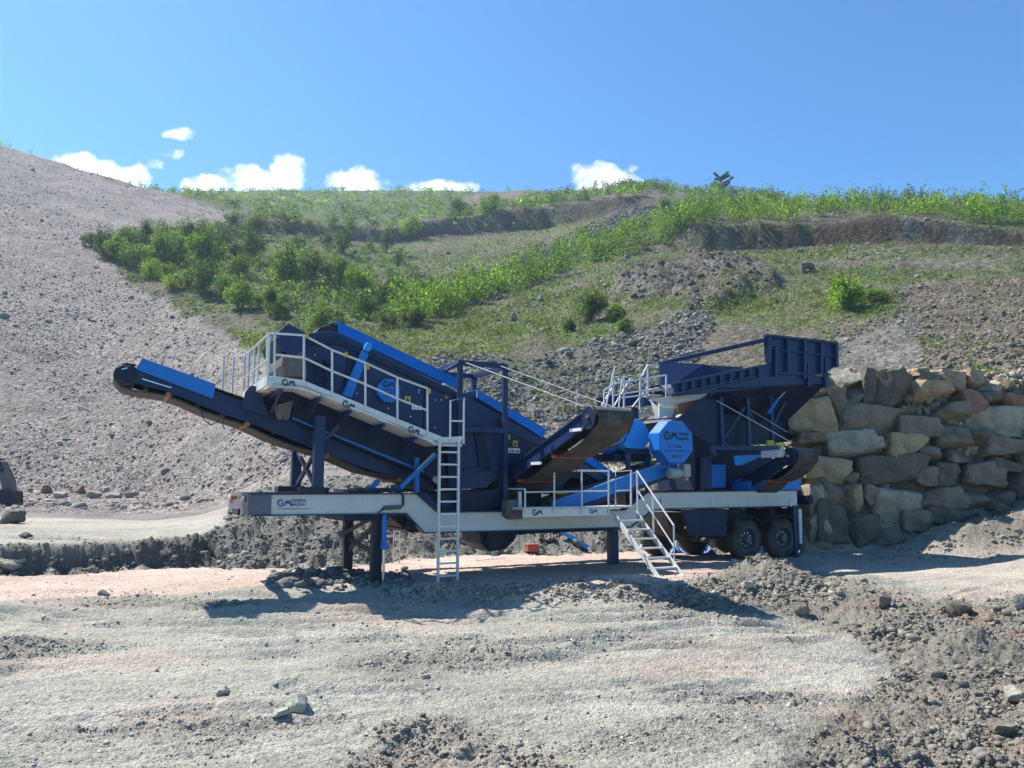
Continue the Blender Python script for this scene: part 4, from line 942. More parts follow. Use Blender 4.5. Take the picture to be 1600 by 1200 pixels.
# hopper walls
yn = -.35
def slab(name, pts, off, mat, parent=None): return MB().prism(pts, off).build(name, MT[mat], parent or hop, .006)
hop = MB().prism([L(a, b, yn) for a, b in [(1050,600),(1195,570.5),(1203,562),(1215,580),(1285,588),(1290,600),(1215,604),(1060,619)]], (0, .06, 0)).build('feed_hopper', MT['navy'], plant, .006)
wing = slab('rear_wing', [L(a, b, yn) for a, b in [(1195.5,523),(1304,535),(1306,572),(1295,580),(1285,586),(1214,581),(1197,564)]], (0, .06, 0), 'navy')
rb = MB()
for px, t, b in ((1197,523,568),(1207,542,588),(1226,526,580),(1252,528,592),(1258,568,604),(1278,531,584),(1285,560,606),(1302,535,574)):
    p = L(px, t, yn); q = L(px, b, yn); rb.prism([p, q, q+Vector((.10, 0, 0)), p+Vector((.10, 0, 0))], (0, -.10, 0))
rb.bar(L(1195,524,yn-.05), L(1304,536,yn-.05), .12, .06).bar(L(1200,545,yn-.04), L(1303,556,yn-.04), .06, .04); rb.bar(L(1212,583,yn-.05), L(1296,585,yn-.05), .1, .05)
rb.build('wing_rib', MT['navy'], wing)
rb = MB()
for i in range(9):
    px = 1062+i*15; t = 597-(px-1056)*.205; p = L(px, t, yn); q = L(px, t+19, yn); rb.prism([p, q, q+Vector((.07, 0, 0)), p+Vector((.07, 0, 0))], (0, -.08, 0))
rb.bar(L(1050,600,yn-.04), L(1197,570,yn-.04), .12, .05).bar(L(1050,616,yn-.05), L(1180,588,yn-.05), .10, .04)
rb.build('hopper_rib', MT['navy'], hop)
p = [L(a, b, yn) for a, b in [(1122,606),(1215,598),(1290,598)]]
slab('hopper_slope', [p[0], p[2], Vector((p[2].x-.3, .9, p[2].z-1.0)), Vector((p[0].x+.2, .9, p[0].z-.55))], (0, -.04, -.03), 'navy2')
far = lambda q, y: Vector((q.x, y, q.z))
slab('far_wall', [far(q, 3.05) for q in (L(1055,600,yn), L(1195,570,yn), L(1195,540,yn), L(1300,548,yn), L(1300,600,yn), L(1060,619,yn))], (0, .06, 0), 'navy')
slab('front_wall', [L(1028,565,2.9), L(1100,569,2.2), L(1128,578,1.9), L(1128,586,1.9), L(1056,600,-.3), L(1050,620,-.3), L(1035,612,2.4), L(1029,600,2.9)], (.05, .02, 0), 'navy')
MB().bar(L(1037,567,1.6), L(1196,531,yn), .10, .11).build('hopper_tie_bar', MT['navy'], plant, .01)
# feeder end chute: pale plates with rusty wear surface
slab('chute_plate', [L(1015,623,.8), L(1046,655,.3), L(1025,655,.5)], (.03, .03, 0), 'white', plant)
slab('chute_plate', [L(1016,623,.5), L(1111,610,.1), L(1096,623,.1), L(1040,635,.45)], (0, .04, 0), 'white', plant)
slab('chute_panel', [L(1030,630,.55), L(1078,626,.5), L(1058,656,.4), L(1030,655,.45)], (0, .04, 0), 'white', plant)
slab('wear_plate', [L(1058,634,.44), L(1098,619,.2), L(1078,637,.3), L(1060,655,.3), L(1052,650,.4)], (0, .04, 0), 'rust', plant)
slab('chute_plate', [L(1043,634,1.0), L(1055,630,.9), L(1075,648,.25), L(1058,655,.2)], (0, -.02, .01), 'wht', plant)
MB().bar(L(1003,657,.3), L(1052,653,.2), .04, .03).build('chute_edge', MT['navy2'], plant)
# far access platform with railings and steps
yk = 1.2; fpm = MB().box((L(950,640,yk).x, yk, L(950,640,yk).z-.06), (L(1035,640,yk).x, yk+.8, L(950,640,yk).z)).build('access_platform', MT['galv'], plant)
r5 = MB()
for px, t, b in ((944,608,638),(958,594,640),(975,592,640),(1000,590,640),(1001,585,640),(1012,570,640),(1013,584,625),(1041,585,622)):
    r5.tube([L(px, b, yk), L(px, t, yk)], .024, 8)
for (a, b) in [((958,600),(1041,586)),((958,618),(1030,606)),((944,608),(975,594)),((1002,590),(1012,570)),((1012,570),(1030,572)),((1002,620),(1025,606)),((965,622),(1002,618)),((985,640),(1012,606)),((1000,645),(1026,606)),((940,634),(962,598)),((960,634),(985,592))]:
    r5.tube([L(*a, yk), L(*b, yk)], .020, 8)
r5.build('railing', MT['galv'], fpm, 0, True)
sb = MB()
for k in range(4): a = L(1003+k*3.2, 636-k*9, yk); sb.box((a.x-.02, yk-.25, a.z-.015), (a.x+.35, yk+.25, a.z+.015))
sb.each('step', MT['galv'], fpm)
MB().box((L(985,640,yk).x, yk-.05, L(985,655,yk).z), (L(990,640,yk).x+.12, yk+.05, L(985,636,yk).z)).box((L(1000,640,yk).x, yk-.2, L(1000,636,yk).z), (L(1018,640,yk).x, yk+.1, L(1000,624,yk).z)).build('platform_post', MT['navy'], fpm)

# ---- rear side conveyor (magnet belt) and generator box
h2 = LX(1246, 700, 13.2); t2 = LX(1095, 768, 12.4)
rear = side_conveyor(12.5, .78, LX(1232,708,12.5).y, LX(1232,708,12.5).z, .55, 1.95, .22, 'navy2', rollers=2, sag=.12, lab='rear_side_conveyor')
m = LX(1205, 712, 12.4); MB().box((12.3, m.y-.35, m.z-.05), (12.48, m.y+.25, m.z+.13)).lathe((12.39, m.y-.4, m.z+.06), (0, 1, 0), [(0, .09), (.3, .09)], 14).build('belt_motor', MT['galv'], rear, .01)
MB().tube([L(1120,626,-.02), LX(1238,692,12.6)], .013, 6).tube([L(1172,640,.05), LX(1230,675,12.6)], .01, 6).each('stay_rope', MT['cable'], plant)
gb = poly_part('generator_box', [(1218,737),(1252,735),(1252,766),(1216,767)], .0, 1.2, MT['blue'], plant, .012)
put_text('GENERAL', L(1223,744,-.001), (1, 0, 0), .11, MT['wht'], gb, width=.42); put_text('MAKINA', L(1223,749,-.001), (1, 0, 0), .10, MT['inkb'], gb, width=.40)
poly_part('engine_cover', [(1172,752),(1216,738),(1216,766),(1172,767)], .1, 1.4, MT['blue'])
poly_part('cabinet', [(1112,726),(1134,726),(1134,762),(1112,762)], .6, .74, MT['blue'])
poly_part('bracket_plate', [(1148,712),(1196,710),(1160,727),(1150,727)], .1, .16, MT['blue2'])
poly_part('cabinet', [(1105,715),(1112,712),(1112,765),(1105,765)], .4, .7, MT['navy'])
MB().box((L(1198,690,-.02).x, -.05, L(1198,696,0).z), (L(1208,690,-.02).x, .0, L(1198,688,0).z)).build('work_lamp', MT['yellow'], plant)
# ---- side guard bars
sg = MB()
for k in range(5): 
    a = L(1034, 779+k*3.1, -.06); b = L(1236, 776.5+k*3.0, -.06); sg.bar(a, b, .02, .028, (0, 0, 1))
for px in (1034, 1112, 1140, 1172, 1236): a = L(px, 777, -.045); b = L(px, 792, -.045); sg.bar(a, b, .04, .03)
sg.build('side_guard', MT['galv'], plant)
for px, mt in ((1162, 'wht'), (1186, 'red'), (1225, 'wht')): a = L(px, 793, -.03); MB().box((a.x-.09, -.05, a.z-.012), (a.x+.09, -.01, a.z+.015)).each('reflector', MT[mt], plant)

# ---- wheels
def wheel(X, yy, z, s=-1):
    rad = .52; w = .30
    t = empty('wheel', (X, yy, z)); t.parent = plant
    MB().lathe((0, 0, 0), (0, 1, 0), [(0, .30), (0, .40), (.03, .47), (.07, .505), (.10, .52), (.20, .52), (.24, .505), (.27, .47), (.30, .40), (.30, .30)], 40, False).build('tyre', MT['tyre'], t, 0, True)
    tr = MB()
    for k in range(36):
        a = 2*math.pi*k/36; tr.prism([Vector((math.cos(a+o)*rr, .05, math.sin(a+o)*rr)) for o, rr in ((-.05, .515), (.05, .515), (.05, .535), (-.05, .535))], (0, .2, 0))
    tr.build('tread_block', MT['tyre'], t)
    rm = MB(); n = 32
    rm.lathe((0, .012, 0), (0, 1, 0), [(.02, .31), (-.018, .315), (-.03, .30), (-.02, .283), (.02, .275), (.13, .262), (.15, .24)], n, False)
    MB().lathe((0, .0, 0), (0, 1, 0), [(.16, .25), (.13, .22), (.11, .16), (.11, .12)], n).build('rim_disc', MT['rimd'], t, 0, True)
    o = rm.build('rim', MT['rim'], t, 0, True)
    MB().lathe((0, .05, 0), (0, 1, 0), [(-.08, .06), (-.07, .09), (.06, .11), (.08, .12)], 20).build('hub', MT['rim'], o, 0, True)
    bo = MB()
    for k in range(10):
        a = 2*math.pi*k/10; bo.lathe((math.cos(a)*.17, .118, math.sin(a)*.17), (0, -1, 0), [(0, .018), (.04, .016)], 8)
    bo.build('wheel_nut', MT['steel'], o)
    return t
for X in (12.35, 13.62, 11.08):
    z = gzl(X, .3)+.50; wheel(X, 2.1, z)
    if X > 12: wheel(X, .14, z)
    MB().tube([(X, .3, z), (X, 2.3, z)], .07, 12).build('axle', MT['black'], plant)
    MB().box((X-.1, .5, z), (X+.1, .7, 1.6)).box((X-.1, 1.85, z), (X+.1, 2.05, 1.6)).each('suspension', MT['black'], plant)
mg = MB()
for X in (12.35, 13.62, 11.08):
    zc_ = gzl(X, .3)+.5
    for k in range(8):
        a0_ = R(30+k*15); a1_ = R(45+k*15); mg.prism([Vector((X+math.cos(q)*rr, .1, zc_+math.sin(q)*rr)) for q, rr in ((a0_, .60), (a1_, .60), (a1_, .615), (a0_, .615))], (0, .4, 0))
mg.build('mudguard', MT['black'], plant)
poly_part('shade_panel', [(1066,797),(1137,796),(1135,838),(1078,838)], .02, .09, MT['navy2'])  # dark panel added to stand in for the deep shade beside the wheels
cvt = poly_part('crusher_belt_tail', [(1040,800),(1080,800),(1108,822),(1102,838),(1085,845),(1064,840),(1045,822)], .9, 2.0, MT['rubber'])
poly_part('mud_flap', [(1248,795),(1253,795),(1254,850),(1250,850)], .1, .14, MT['galv'])
poly_part('spare_housing', [(1085,797),(1150,796),(1150,808),(1135,815),(1100,812)], .5, 2.2, MT['navy2'])
poly_part('rear_frame', [(1232,790),(1250,790),(1252,858),(1238,858)], .25, 2.2, MT['navy2'])

# ================================================================ rocks
def ico(sub):
    bm = bmesh.new(); bmesh.ops.create_icosphere(bm, subdivisions=sub, radius=1)
    v = np.array([x.co[:] for x in bm.verts]); f = np.array([[q.index for q in x.verts] for x in bm.faces]); bm.free(); return v, f
ICO = {k: ico(k) for k in (1, 2, 3, 4)}
def n3(v, s, o, seed):     # cheap 3d-ish noise
    return (fbm(v[:, 0]*s+seed, v[:, 1]*s+v[:, 2]*s*.7, o, seed)+fbm(v[:, 1]*s-seed, v[:, 2]*s+v[:, 0]*s*.6, o, seed+5)+fbm(v[:, 2]*s, v[:, 0]*s-v[:, 1]*s*.8+seed, o, seed+9))/2
def rockshape(rs, sub=3, planes=11, rough=.05, soft=40):
    v, f = ICO[sub]; d = v/np.linalg.norm(v, axis=1)[:, None]
    N = rs.normal(size=(planes, 3)); N /= np.linalg.norm(N, axis=1)[:, None]; N = np.vstack([N, np.eye(3), -np.eye(3)])
    h = rs.uniform(.42, 1.0, len(N)); q = np.clip(d@N.T, .03, None)/h
    r = 1/(np.sum(q**soft, axis=1)**(1/soft)); w = d*r[:, None]
    w = w*(1+rough*n3(w, 1.7, 4, int(rs.randint(1000))))[:, None]
    mn = w.min(0); mx = w.max(0); return (w-(mn+mx)/2)/((mx-mn)/2), f
def scatter_mesh(name, pos, size, col, rs, variants=10, sub=1, flat=(.55, .9), mat=None, label=None, cat=None, tilt=.35, align=None, kind='stuff', sink=.6, aniso=.6):
    shapes = [rockshape(rs, sub, 7, .10, 40) for _ in range(variants)]
    n = len(pos); vid = rs.randint(variants, size=n); VV = []; FF = []; CCc = []; off = 0
    for k in range(variants):
        ii = np.nonzero(vid == k)[0]
        if not len(ii): continue
        v, f = shapes[k]; m = len(ii); a = rs.uniform(0, 2*math.pi, m); s = size[ii]
        sc3 = np.stack([s*rs.uniform(1-aniso*.4, 1+aniso, m), s, s*rs.uniform(flat[0], flat[1], m)], 1)
        P = v[None]*sc3[:, None]
        tx = rs.normal(0, tilt, m); ty = rs.normal(0, tilt, m)
        c, s_ = np.cos(tx)[:, None], np.sin(tx)[:, None]; P = np.stack([P[..., 0], P[..., 1]*c-P[..., 2]*s_, P[..., 1]*s_+P[..., 2]*c], -1)
        c, s_ = np.cos(ty)[:, None], np.sin(ty)[:, None]; P = np.stack([P[..., 0]*c+P[..., 2]*s_, P[..., 1], -P[..., 0]*s_+P[..., 2]*c], -1)
        c, s_ = np.cos(a)[:, None], np.sin(a)[:, None]; P = np.stack([P[..., 0]*c-P[..., 1]*s_, P[..., 0]*s_+P[..., 1]*c, P[..., 2]], -1)
        P = P+pos[ii][:, None]; P[..., 2] += (sc3[:, 2]*(1-sink))[:, None]*.5
        VV.append(P.reshape(-1, 3)); FF.append((f[None]+(np.arange(m)*len(v))[:, None, None]).reshape(-1, 3)+off); CCc.append(np.repeat(col[ii], len(v), axis=0)); off += m*len(v)
    me = npmesh(name, np.vstack(VV), np.vstack(FF), np.vstack(CCc)); o = link(name, me, None, mat or M_stone)
    return tag(o, label, cat, None, kind)
rs = np.random.RandomState(5)
def sample(mask, n, power=1.0):
    """random points on the terrain grid where mask is high, uniform in picture area so near and far read alike"""
    w = mask.copy(); vis = (PX > -80) & (PX < 1680) & (PY < 1260)
    area = np.zeros_like(w); pxy = np.abs(np.gradient(PX, axis=0)*np.gradient(PY, axis=1)); w = np.where(vis, w*np.clip(pxy, 0, 8)**power, 0)
    w = np.clip(w, 0, None).ravel(); w /= w.sum(); k = rs.choice(len(w), n, p=w); i, j = np.unravel_index(k, mask.shape)
    fx, fy_ = rs.uniform(0, 1, n), rs.uniform(0, 1, n); i2 = np.minimum(i+1, GX.shape[0]-1); j2 = np.minimum(j+1, GX.shape[1]-1)
    x = GX[i, j]*(1-fx)+GX[i2, j]*fx; y = GY[i, j]*(1-fy_)+GY[i, j2]*fy_
    x = x+(GX[i, j2]-GX[i, j])*fy_
    z = heightv(x, y); return np.stack([x, y, z], 1), i, j
def tint(base, n, var=.25, hue=.018):
    b = np.array(base)[None]*np.exp(rs.normal(0, var, n))[:, None]; return np.clip(b*(1+rs.normal(0, hue, (n, 3))), .01, .8)
# scree stones on the dump slope
m = MK['scree']*np.clip((GY-33)/3, 0, 1)
P_, i_, j_ = sample(m*np.clip(fbm(GX*.06, GY*.09, 4, 205)*2+.7, .12, 1), 42000); s = .025*np.exp(rs.normal(0, .6, len(P_)))*np.clip(P_[:, 1]/55, .8, 1.5)
c = tint((.285, .25, .222), len(P_), .28, .02); scatter_mesh('slope_gravel', P_, s, c, rs, 12, 1, (.45, .8), label='pale pinkish grey loose stones covering the big dump slope', cat='gravel')
Pt, _, _ = sample(MK['scree']*np.exp(-np.clip(GY-38, 0, 99)/9)*(PY > 640)*(GY > 36), 1800); scatter_mesh('toe_rocks', Pt, .05*np.exp(rs.normal(0, .55, len(Pt))), tint((.25, .22, .20), len(Pt), .3), rs, 10, 1, (.5, .85), label='larger grey rocks that have rolled to the foot of the dump slope', cat='rocks')
# dark talus
P1, _, _ = sample(MK['talus1'], 9000); s1 = .16*np.exp(rs.normal(0, .45, len(P1))); c1 = tint((.125, .12, .13), len(P1), .4)
P2, _, _ = sample(MK['talus2']*np.clip(fbm(GX*.15, GY*.15, 3, 201)*2+.75, 0.05, 1), 20000); s2 = .05*np.exp(rs.normal(0, .5, len(P2)))*np.clip(P2[:, 1]/45, .7, 2); c2_ = tint((.17, .16, .147), len(P2), .45)
P3, _, _ = sample(hill*(1-MK['scree'])*(1-MK['cut'])*(1-MK['cut2'])*np.clip(fbm(GX*.08, GY*.1, 3, 203)*2+.3, 0.02, 1)*(GY < 160), 7000); s3 = .06*np.exp(rs.normal(0, .5, len(P3)))*np.clip(P3[:, 1]/60, .6, 2); c3_ = tint((.23, .215, .20), len(P3), .35)
P4, _, _ = sample(MK['soil']*(1-MK['dusty']), 9000); s4 = .055*np.exp(rs.normal(0, .5, len(P4))); c4_ = tint((.185, .155, .122), len(P4), .3)
P5, _, _ = sample(np.clip(MK['cut']*.06+MK['cut2']*.06+MK['outcrop']*.5, 0, 1), 600); s5 = .12*np.exp(rs.normal(0, .5, len(P5))); c5_ = tint((.10, .085, .075), len(P5), .3)
scatter_mesh('talus_stones', np.vstack([P1, P2, P3, P4, P5]), np.concatenate([s1, s2, s3, s4, s5]), np.vstack([c1, c2_, c3_, c4_, c5_]), rs, 12, 1, (.5, .85), label='dark broken rock and rubble strewn over the green hillside', cat='rubble')
# rubble bank behind the plant, cut face
mb_ = np.clip(MK['graybank']+MK['cutface'], 0, 1)*near
P6, _, _ = sample(mb_, 12000); s6 = .019*np.exp(rs.normal(0, .6, len(P6))); c6 = tint((.225, .215, .185), len(P6), .22)
# right clods, berm and small piles
P7, _, _ = sample(np.clip(MK['clods']+MK['clodf']+dbk*1.2, 0, 1)*nr*np.clip(fbm(GX*.8, GY*.8, 3, 207)*2+.7, .1, 1), 19000); s7 = .0095*np.exp(rs.normal(0, .6, len(P7)))*np.clip(P7[:, 1]/9, .7, 1.9); c7 = tint((.215, .195, .16), len(P7), .2)
red = rs.uniform(0, 1, len(P7)) < np.clip(redp[np.clip(np.searchsorted(us, P7[:, 0]/np.sqrt(P7[:, 1]**2+16)), 0, len(us)-1), np.clip(np.searchsorted(Ys, P7[:, 1]), 0, len(Ys)-1)], 0, .6); c7[red] = tint((.27, .18, .135), int(red.sum()), .2)
# fine gravel of the foreground, more of it in the rough patches
P8, _, _ = sample(nr*(.06+rough_patch*.9)*flat*(1-.7*smooth_road), 13000); s8 = .0055*np.exp(rs.normal(0, .5, len(P8)))*np.clip(P8[:, 1]/7, .8, 2.0); c8 = tint((.34, .325, .285), len(P8), .18)
P9, _, _ = sample(np.exp(-((PY-925)/14)**2)*(PX > 600)*(PX < 1320)*near, 2400); s9 = .020*np.exp(rs.normal(0, .45, len(P9))); c9 = tint((.24, .215, .17), len(P9), .25)
P10, _, _ = sample(np.exp(-((PY-906)/9)**2)*(PX > 420)*(PX < 640)*near, 700); s10 = .05*np.exp(rs.normal(0, .4, len(P10))); c10 = tint((.17, .165, .155), len(P10), .2)
scatter_mesh('ground_stones', np.vstack([P6, P7, P8, P9, P10]), np.concatenate([s6, s7, s8, s9, s10]), np.vstack([c6, c7, c8, c9, c10]), rs, 14, 1, (.5, .85), label='loose grey clods and stones scattered over the churned ground', cat='stones')

def rock(name, px, py, w, h, col, Y=None, label=None, cat='rock', group=None, sub=3, dep=None, seed=0, rough=.09, sink=.15, mat=None, soft=40, planes=10):
    """a rock whose outline in the photograph is w x h pixels around (px,py)"""
    r_ = np.random.RandomState(seed+int(px*7+py)); v, f = rockshape(r_, sub, planes, rough, soft)
    if Y is None:
        X_, Y, Z_ = hit(px, py+h/2); 
    cx_, cy_, cz_ = at(px, py, Y); k = math.hypot(Y, cz_-CAMZ)/FPX
    sx_, sz_ = w*k/2, h*k/2; sy_ = dep or (sx_+sz_)/2
    me = npmesh(name, v*np.array([sx_, sy_, sz_]), f, np.repeat(np.array([col])*np.array([[1.0, .95, .87]]), len(v), 0)*np.exp(.12*n3(v, 1.3, 3, seed+3))[:, None], False)
    me.polygons.foreach_set('use_smooth', [True]*len(me.polygons)); me.set_sharp_from_angle(angle=R(28))
    o = link(name, me, None, mat or M_rock); o.location = (cx_, cy_, cz_); o.rotation_euler = (r_.uniform(-.12, .12), r_.uniform(-.16, .16), r_.uniform(-.12, .12)); return tag(o, label, cat, group)

# boulder retaining wall: traced boulders, row by row from the top
def zc7(x, y, w, h): return (1200+x/4, 560+y/4, w/4, h/4)
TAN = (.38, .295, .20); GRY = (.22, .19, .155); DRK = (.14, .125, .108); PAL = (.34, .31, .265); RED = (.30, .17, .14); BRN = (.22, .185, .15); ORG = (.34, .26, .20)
rows = [
 [(235,250,95,55,GRY,'flat grey'),(290,195,95,115,TAN,'wedge shaped tan'),(435,140,215,135,PAL,'cracked pale'),(573,190,95,220,DRK,'tall narrow dark'),(720,195,300,225,DRK,'huge squared dark'),(925,85,95,42,TAN,'small flat tan'),(965,125,120,55,GRY,'slab-like grey'),(985,222,225,140,TAN,'blocky beige'),(1115,150,175,115,ORG,'pink-brown'),(1237,145,95,105,TAN,'rounded tan'),(1322,182,112,82,PAL,'pale lumpy'),(1430,178,98,102,TAN,'upright tan')],
 [(265,390,310,250,TAN,'massive tan'),(385,282,145,165,GRY,'knobbly grey'),(480,235,130,160,BRN,'dusty brown'),(590,392,350,185,GRY,'broad smooth grey'),(860,342,195,92,BRN,'rounded brown'),(890,432,255,125,GRY,'slanting grey'),(1078,352,225,122,BRN,'long brown'),(1150,268,95,65,DRK,'small dark'),(1240,280,152,132,RED,'reddish'),(1352,255,135,82,GRY,'low grey'),(1372,402,310,185,PAL,'large pale'),(1500,300,165,150,RED,'dark red'),(1570,400,110,130,BRN,'brown')],
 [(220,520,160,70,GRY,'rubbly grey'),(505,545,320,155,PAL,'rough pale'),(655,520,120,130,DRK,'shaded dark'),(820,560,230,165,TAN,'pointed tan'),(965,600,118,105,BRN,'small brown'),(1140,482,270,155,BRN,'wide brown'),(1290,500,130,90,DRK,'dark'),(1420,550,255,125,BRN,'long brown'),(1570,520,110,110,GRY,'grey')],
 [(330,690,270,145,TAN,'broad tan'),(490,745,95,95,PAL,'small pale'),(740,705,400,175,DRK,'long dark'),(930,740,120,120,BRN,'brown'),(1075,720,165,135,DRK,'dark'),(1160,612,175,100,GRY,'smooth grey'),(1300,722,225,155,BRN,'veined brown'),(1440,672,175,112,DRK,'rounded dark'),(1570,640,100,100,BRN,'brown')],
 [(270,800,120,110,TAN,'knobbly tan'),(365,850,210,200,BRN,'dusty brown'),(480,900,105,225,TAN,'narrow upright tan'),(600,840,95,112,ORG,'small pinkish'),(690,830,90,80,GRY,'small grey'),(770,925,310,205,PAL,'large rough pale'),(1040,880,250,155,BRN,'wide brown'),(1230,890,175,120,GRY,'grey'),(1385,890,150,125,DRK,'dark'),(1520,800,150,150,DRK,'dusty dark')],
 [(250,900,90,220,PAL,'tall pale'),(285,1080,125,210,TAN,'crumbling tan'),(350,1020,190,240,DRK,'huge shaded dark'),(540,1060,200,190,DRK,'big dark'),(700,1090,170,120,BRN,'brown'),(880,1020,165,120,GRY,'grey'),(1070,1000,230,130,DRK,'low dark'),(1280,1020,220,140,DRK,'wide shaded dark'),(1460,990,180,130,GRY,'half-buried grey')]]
rown = ['top', 'second', 'third', 'fourth', 'fifth', 'bottom']; ordn = ['leftmost', 'second', 'third', 'fourth', 'fifth', 'sixth', 'seventh', 'eighth', 'ninth', 'tenth', 'eleventh', 'twelfth', 'thirteenth']
for ri, row in enumerate(rows):
    row = sorted(row, key=lambda t: t[0])
    for k, (x, y, w, h, col, desc) in enumerate(row):
        px, py, w, h = zc7(x, y, w, h); Y = 21.9+.75*(1-(y-100)/1050.)
        dep = .62 if px > 1262 else .8
        lab = '%s boulder, %s in the rock wall\'s %s course' % (desc, ('leftmost' if k == 0 else ('rightmost' if k == len(row)-1 else ordn[k]+' from the left')), rown[ri])
        rock('boulder', px, py, w*1.12, h*1.14, col, Y, lab, 'boulder', 'boulders stacked in the retaining wall', 4, dep, k+ri*20, .13, soft=38, planes=8)
# chinking rubble packed between the boulders
nq = 1700; qx = rs.uniform(1238, 1600, nq); qy = 582+rs.uniform(0, 1, nq)*275
Pq = np.array([at(a, b, 22.05+.5*(1-(b-582)/275.)) for a, b in zip(qx, qy)]); cq = tint((.28, .225, .165), nq, .3)
scatter_mesh('wall_rubble', Pq, .075*np.exp(rs.normal(0, .4, nq)), cq, rs, 8, 2, (.6, .95), label='small rubble and dirt packed between the wall boulders', cat='rubble', tilt=1.)
Pq, _, _ = sample(((us[:, None] > .372) & (GY > 22.2) & (GY < 24.5)).astype(float)*np.ones_like(GX), 1500); scatter_mesh('ramp_gravel', Pq, .05*np.exp(rs.normal(0, .4, 1500)), tint((.36, .32, .26), 1500, .25), rs, 8, 1, label='pale gravel fill along the top of the rock wall', cat='gravel')
# loose rocks that stand out
for a in [(463,1097,30,26,(.40,.40,.37),'pale broken slab lying in the churned foreground, left of centre','slab'),(438,1112,24,10,(.38,.38,.35),'small flat pale slab at the left foot of the broken slab','slab'),
          (349,1079,18,12,(.36,.36,.33),'small pale stone standing in the left foreground','stone'),(163,926,16,9,(.17,.19,.20),'dark rounded lump on the pink road, left','lump'),
          (1170,914,18,12,(.42,.40,.36),'pale rounded stone on the face of the berm right of the stair','stone'),(1148,878,9,9,(.5,.48,.42),'small whitish stone on the crest of the berm','stone'),
          (1382,938,20,22,(.20,.185,.165),'grey cleft boulder on the clod bank edge','boulder'),(1500,952,34,24,(.17,.155,.13),'large dark boulder on the right clod bank','boulder'),(1590,940,26,24,(.30,.28,.25),'pale grey rock at the right edge of the clod bank','rock'),
          (1252,950,22,18,(.22,.20,.18),'dark angular rock at the foot of the clod bank','rock'),(1568,1139,34,18,(.20,.19,.16),'greenish grey rock in the lower right corner','rock'),(1590,1088,34,26,(.36,.36,.31),'pale flat rock at the right edge of the foreground','rock'),
          (20,808,30,20,(.11,.115,.10),'large grey lump beside the excavator bucket','rock'),(40,836,18,10,(.14,.14,.125),'rounded grey stone on the cut bank edge at left','stone'),(14,882,38,18,(.28,.27,.25),'half-buried rock below the cut bank at far left','rock'),
          (72,764,14,14,(.24,.15,.14),'reddish brown block at the slope foot beside the excavator','rock'),(124,765,12,12,(.24,.15,.13),'second reddish brown block at the slope foot','rock'),
          (95,773,18,10,(.33,.31,.29),'pale stone between the two reddish blocks','stone'),(148,772,22,11,(.28,.26,.25),'grey stone right of the reddish blocks','stone'),(180,774,18,9,(.34,.32,.29),'pale low stone at the slope foot','stone'),(205,773,20,8,(.22,.21,.20),'dark low stone at the slope foot, farthest right','stone')]:
    rock('loose_rock' if 'slab' not in a[6] else 'rock_slab', a[0], a[1], a[2], a[3], a[4], None, a[5], a[6], None, 3, None, 11, .08)
for a, b, w, h, lb in [(803,494,10,12,'dark rock standing alone in the grass beside the lower sapling band'),(845,466,8,9,'small rock in the grass just below the middle of the sapling band'),(884,515,9,9,'grey rock left of the tiny dark bush on the grass slope'),(1065,600,10,6,'pale rock on the rubble just behind the hopper front'),
   (1000,530,7,6,'pale rock in the rubble below the rock outcrop'),(905,612,8,7,'pale rock in the rubble above the side conveyor head'),(1046,545,9,6,'pale flat rock in the rubble left of the hopper tie bar'),(960,560,8,6,'pale rock in the middle of the rubble slope behind the plant')]:
    rock('hillside_rock', a, b, w, h, (.28, .27, .26), None, lb, 'rock', None, 2, None, 3)

# ================================================================ vegetation
def clump(rs, n, w, h, leaf, col, lobes=9, up=.35, var=.28):
    """n leaf quads gathered in lobes inside a w x h crown standing on z=0"""
    cen = rs.normal(size=(lobes, 3)); cen /= np.linalg.norm(cen, axis=1)[:, None]; cen *= rs.uniform(.15, .88, lobes)[:, None]
    cen = cen*np.array([w/2, w/2, h/2])+np.array([0, 0, h*.52]); k = rs.randint(lobes, size=n)
    rad = rs.uniform(.15, .46, lobes)*min(w, h)
    d = rs.normal(size=(n, 3)); d /= np.linalg.norm(d, axis=1)[:, None]; p = cen[k]+d*(rad[k]*rs.uniform(.35, 1.05, n))[:, None]*np.array([1, 1, 1.15])
    p[:, 2] = np.clip(p[:, 2], .02, None)
    a = rs.normal(size=(n, 3)); a /= np.linalg.norm(a, axis=1)[:, None]; b = np.cross(a, rs.normal(size=(n, 3))); b /= np.linalg.norm(b, axis=1)[:, None]
    s = (leaf*rs.uniform(.6, 1.3, n))[:, None]
    V = np.stack([p-a*s*.9, p-b*s*.55, p+a*s*.9, p+b*s*.55], 1)
    lob = np.exp(rs.normal(0, .22, lobes))[k]; c = np.array(col)[None]*(np.exp(rs.normal(0, var, n))*lob)[:, None]; c = c*(1+rs.normal(0, .07, (n, 3)))
    return V.reshape(-1, 3), np.arange(n*4).reshape(-1, 4), np.repeat(np.clip(c, .005, .6), 4, axis=0)
def merge(name, items, label, cat):
    VV = []; FF = []; CC_ = []; off = 0
    for (v, f, c) in items: VV.append(v); FF.append(f+off); CC_.append(c); off += len(v)
    me = npmesh(name, np.vstack(VV), np.vstack(FF), np.vstack(CC_)); return tag(link(name, me, None, M_leaf), label, cat, None, 'stuff')
rv = np.random.RandomState(11)
GRN = (.14, .22, .055); BRI = (.20, .31, .055); DKG = (.08, .13, .05); YEL = (.13, .19, .045); PLG = (.13, .17, .08); OLV = (.075, .11, .04)
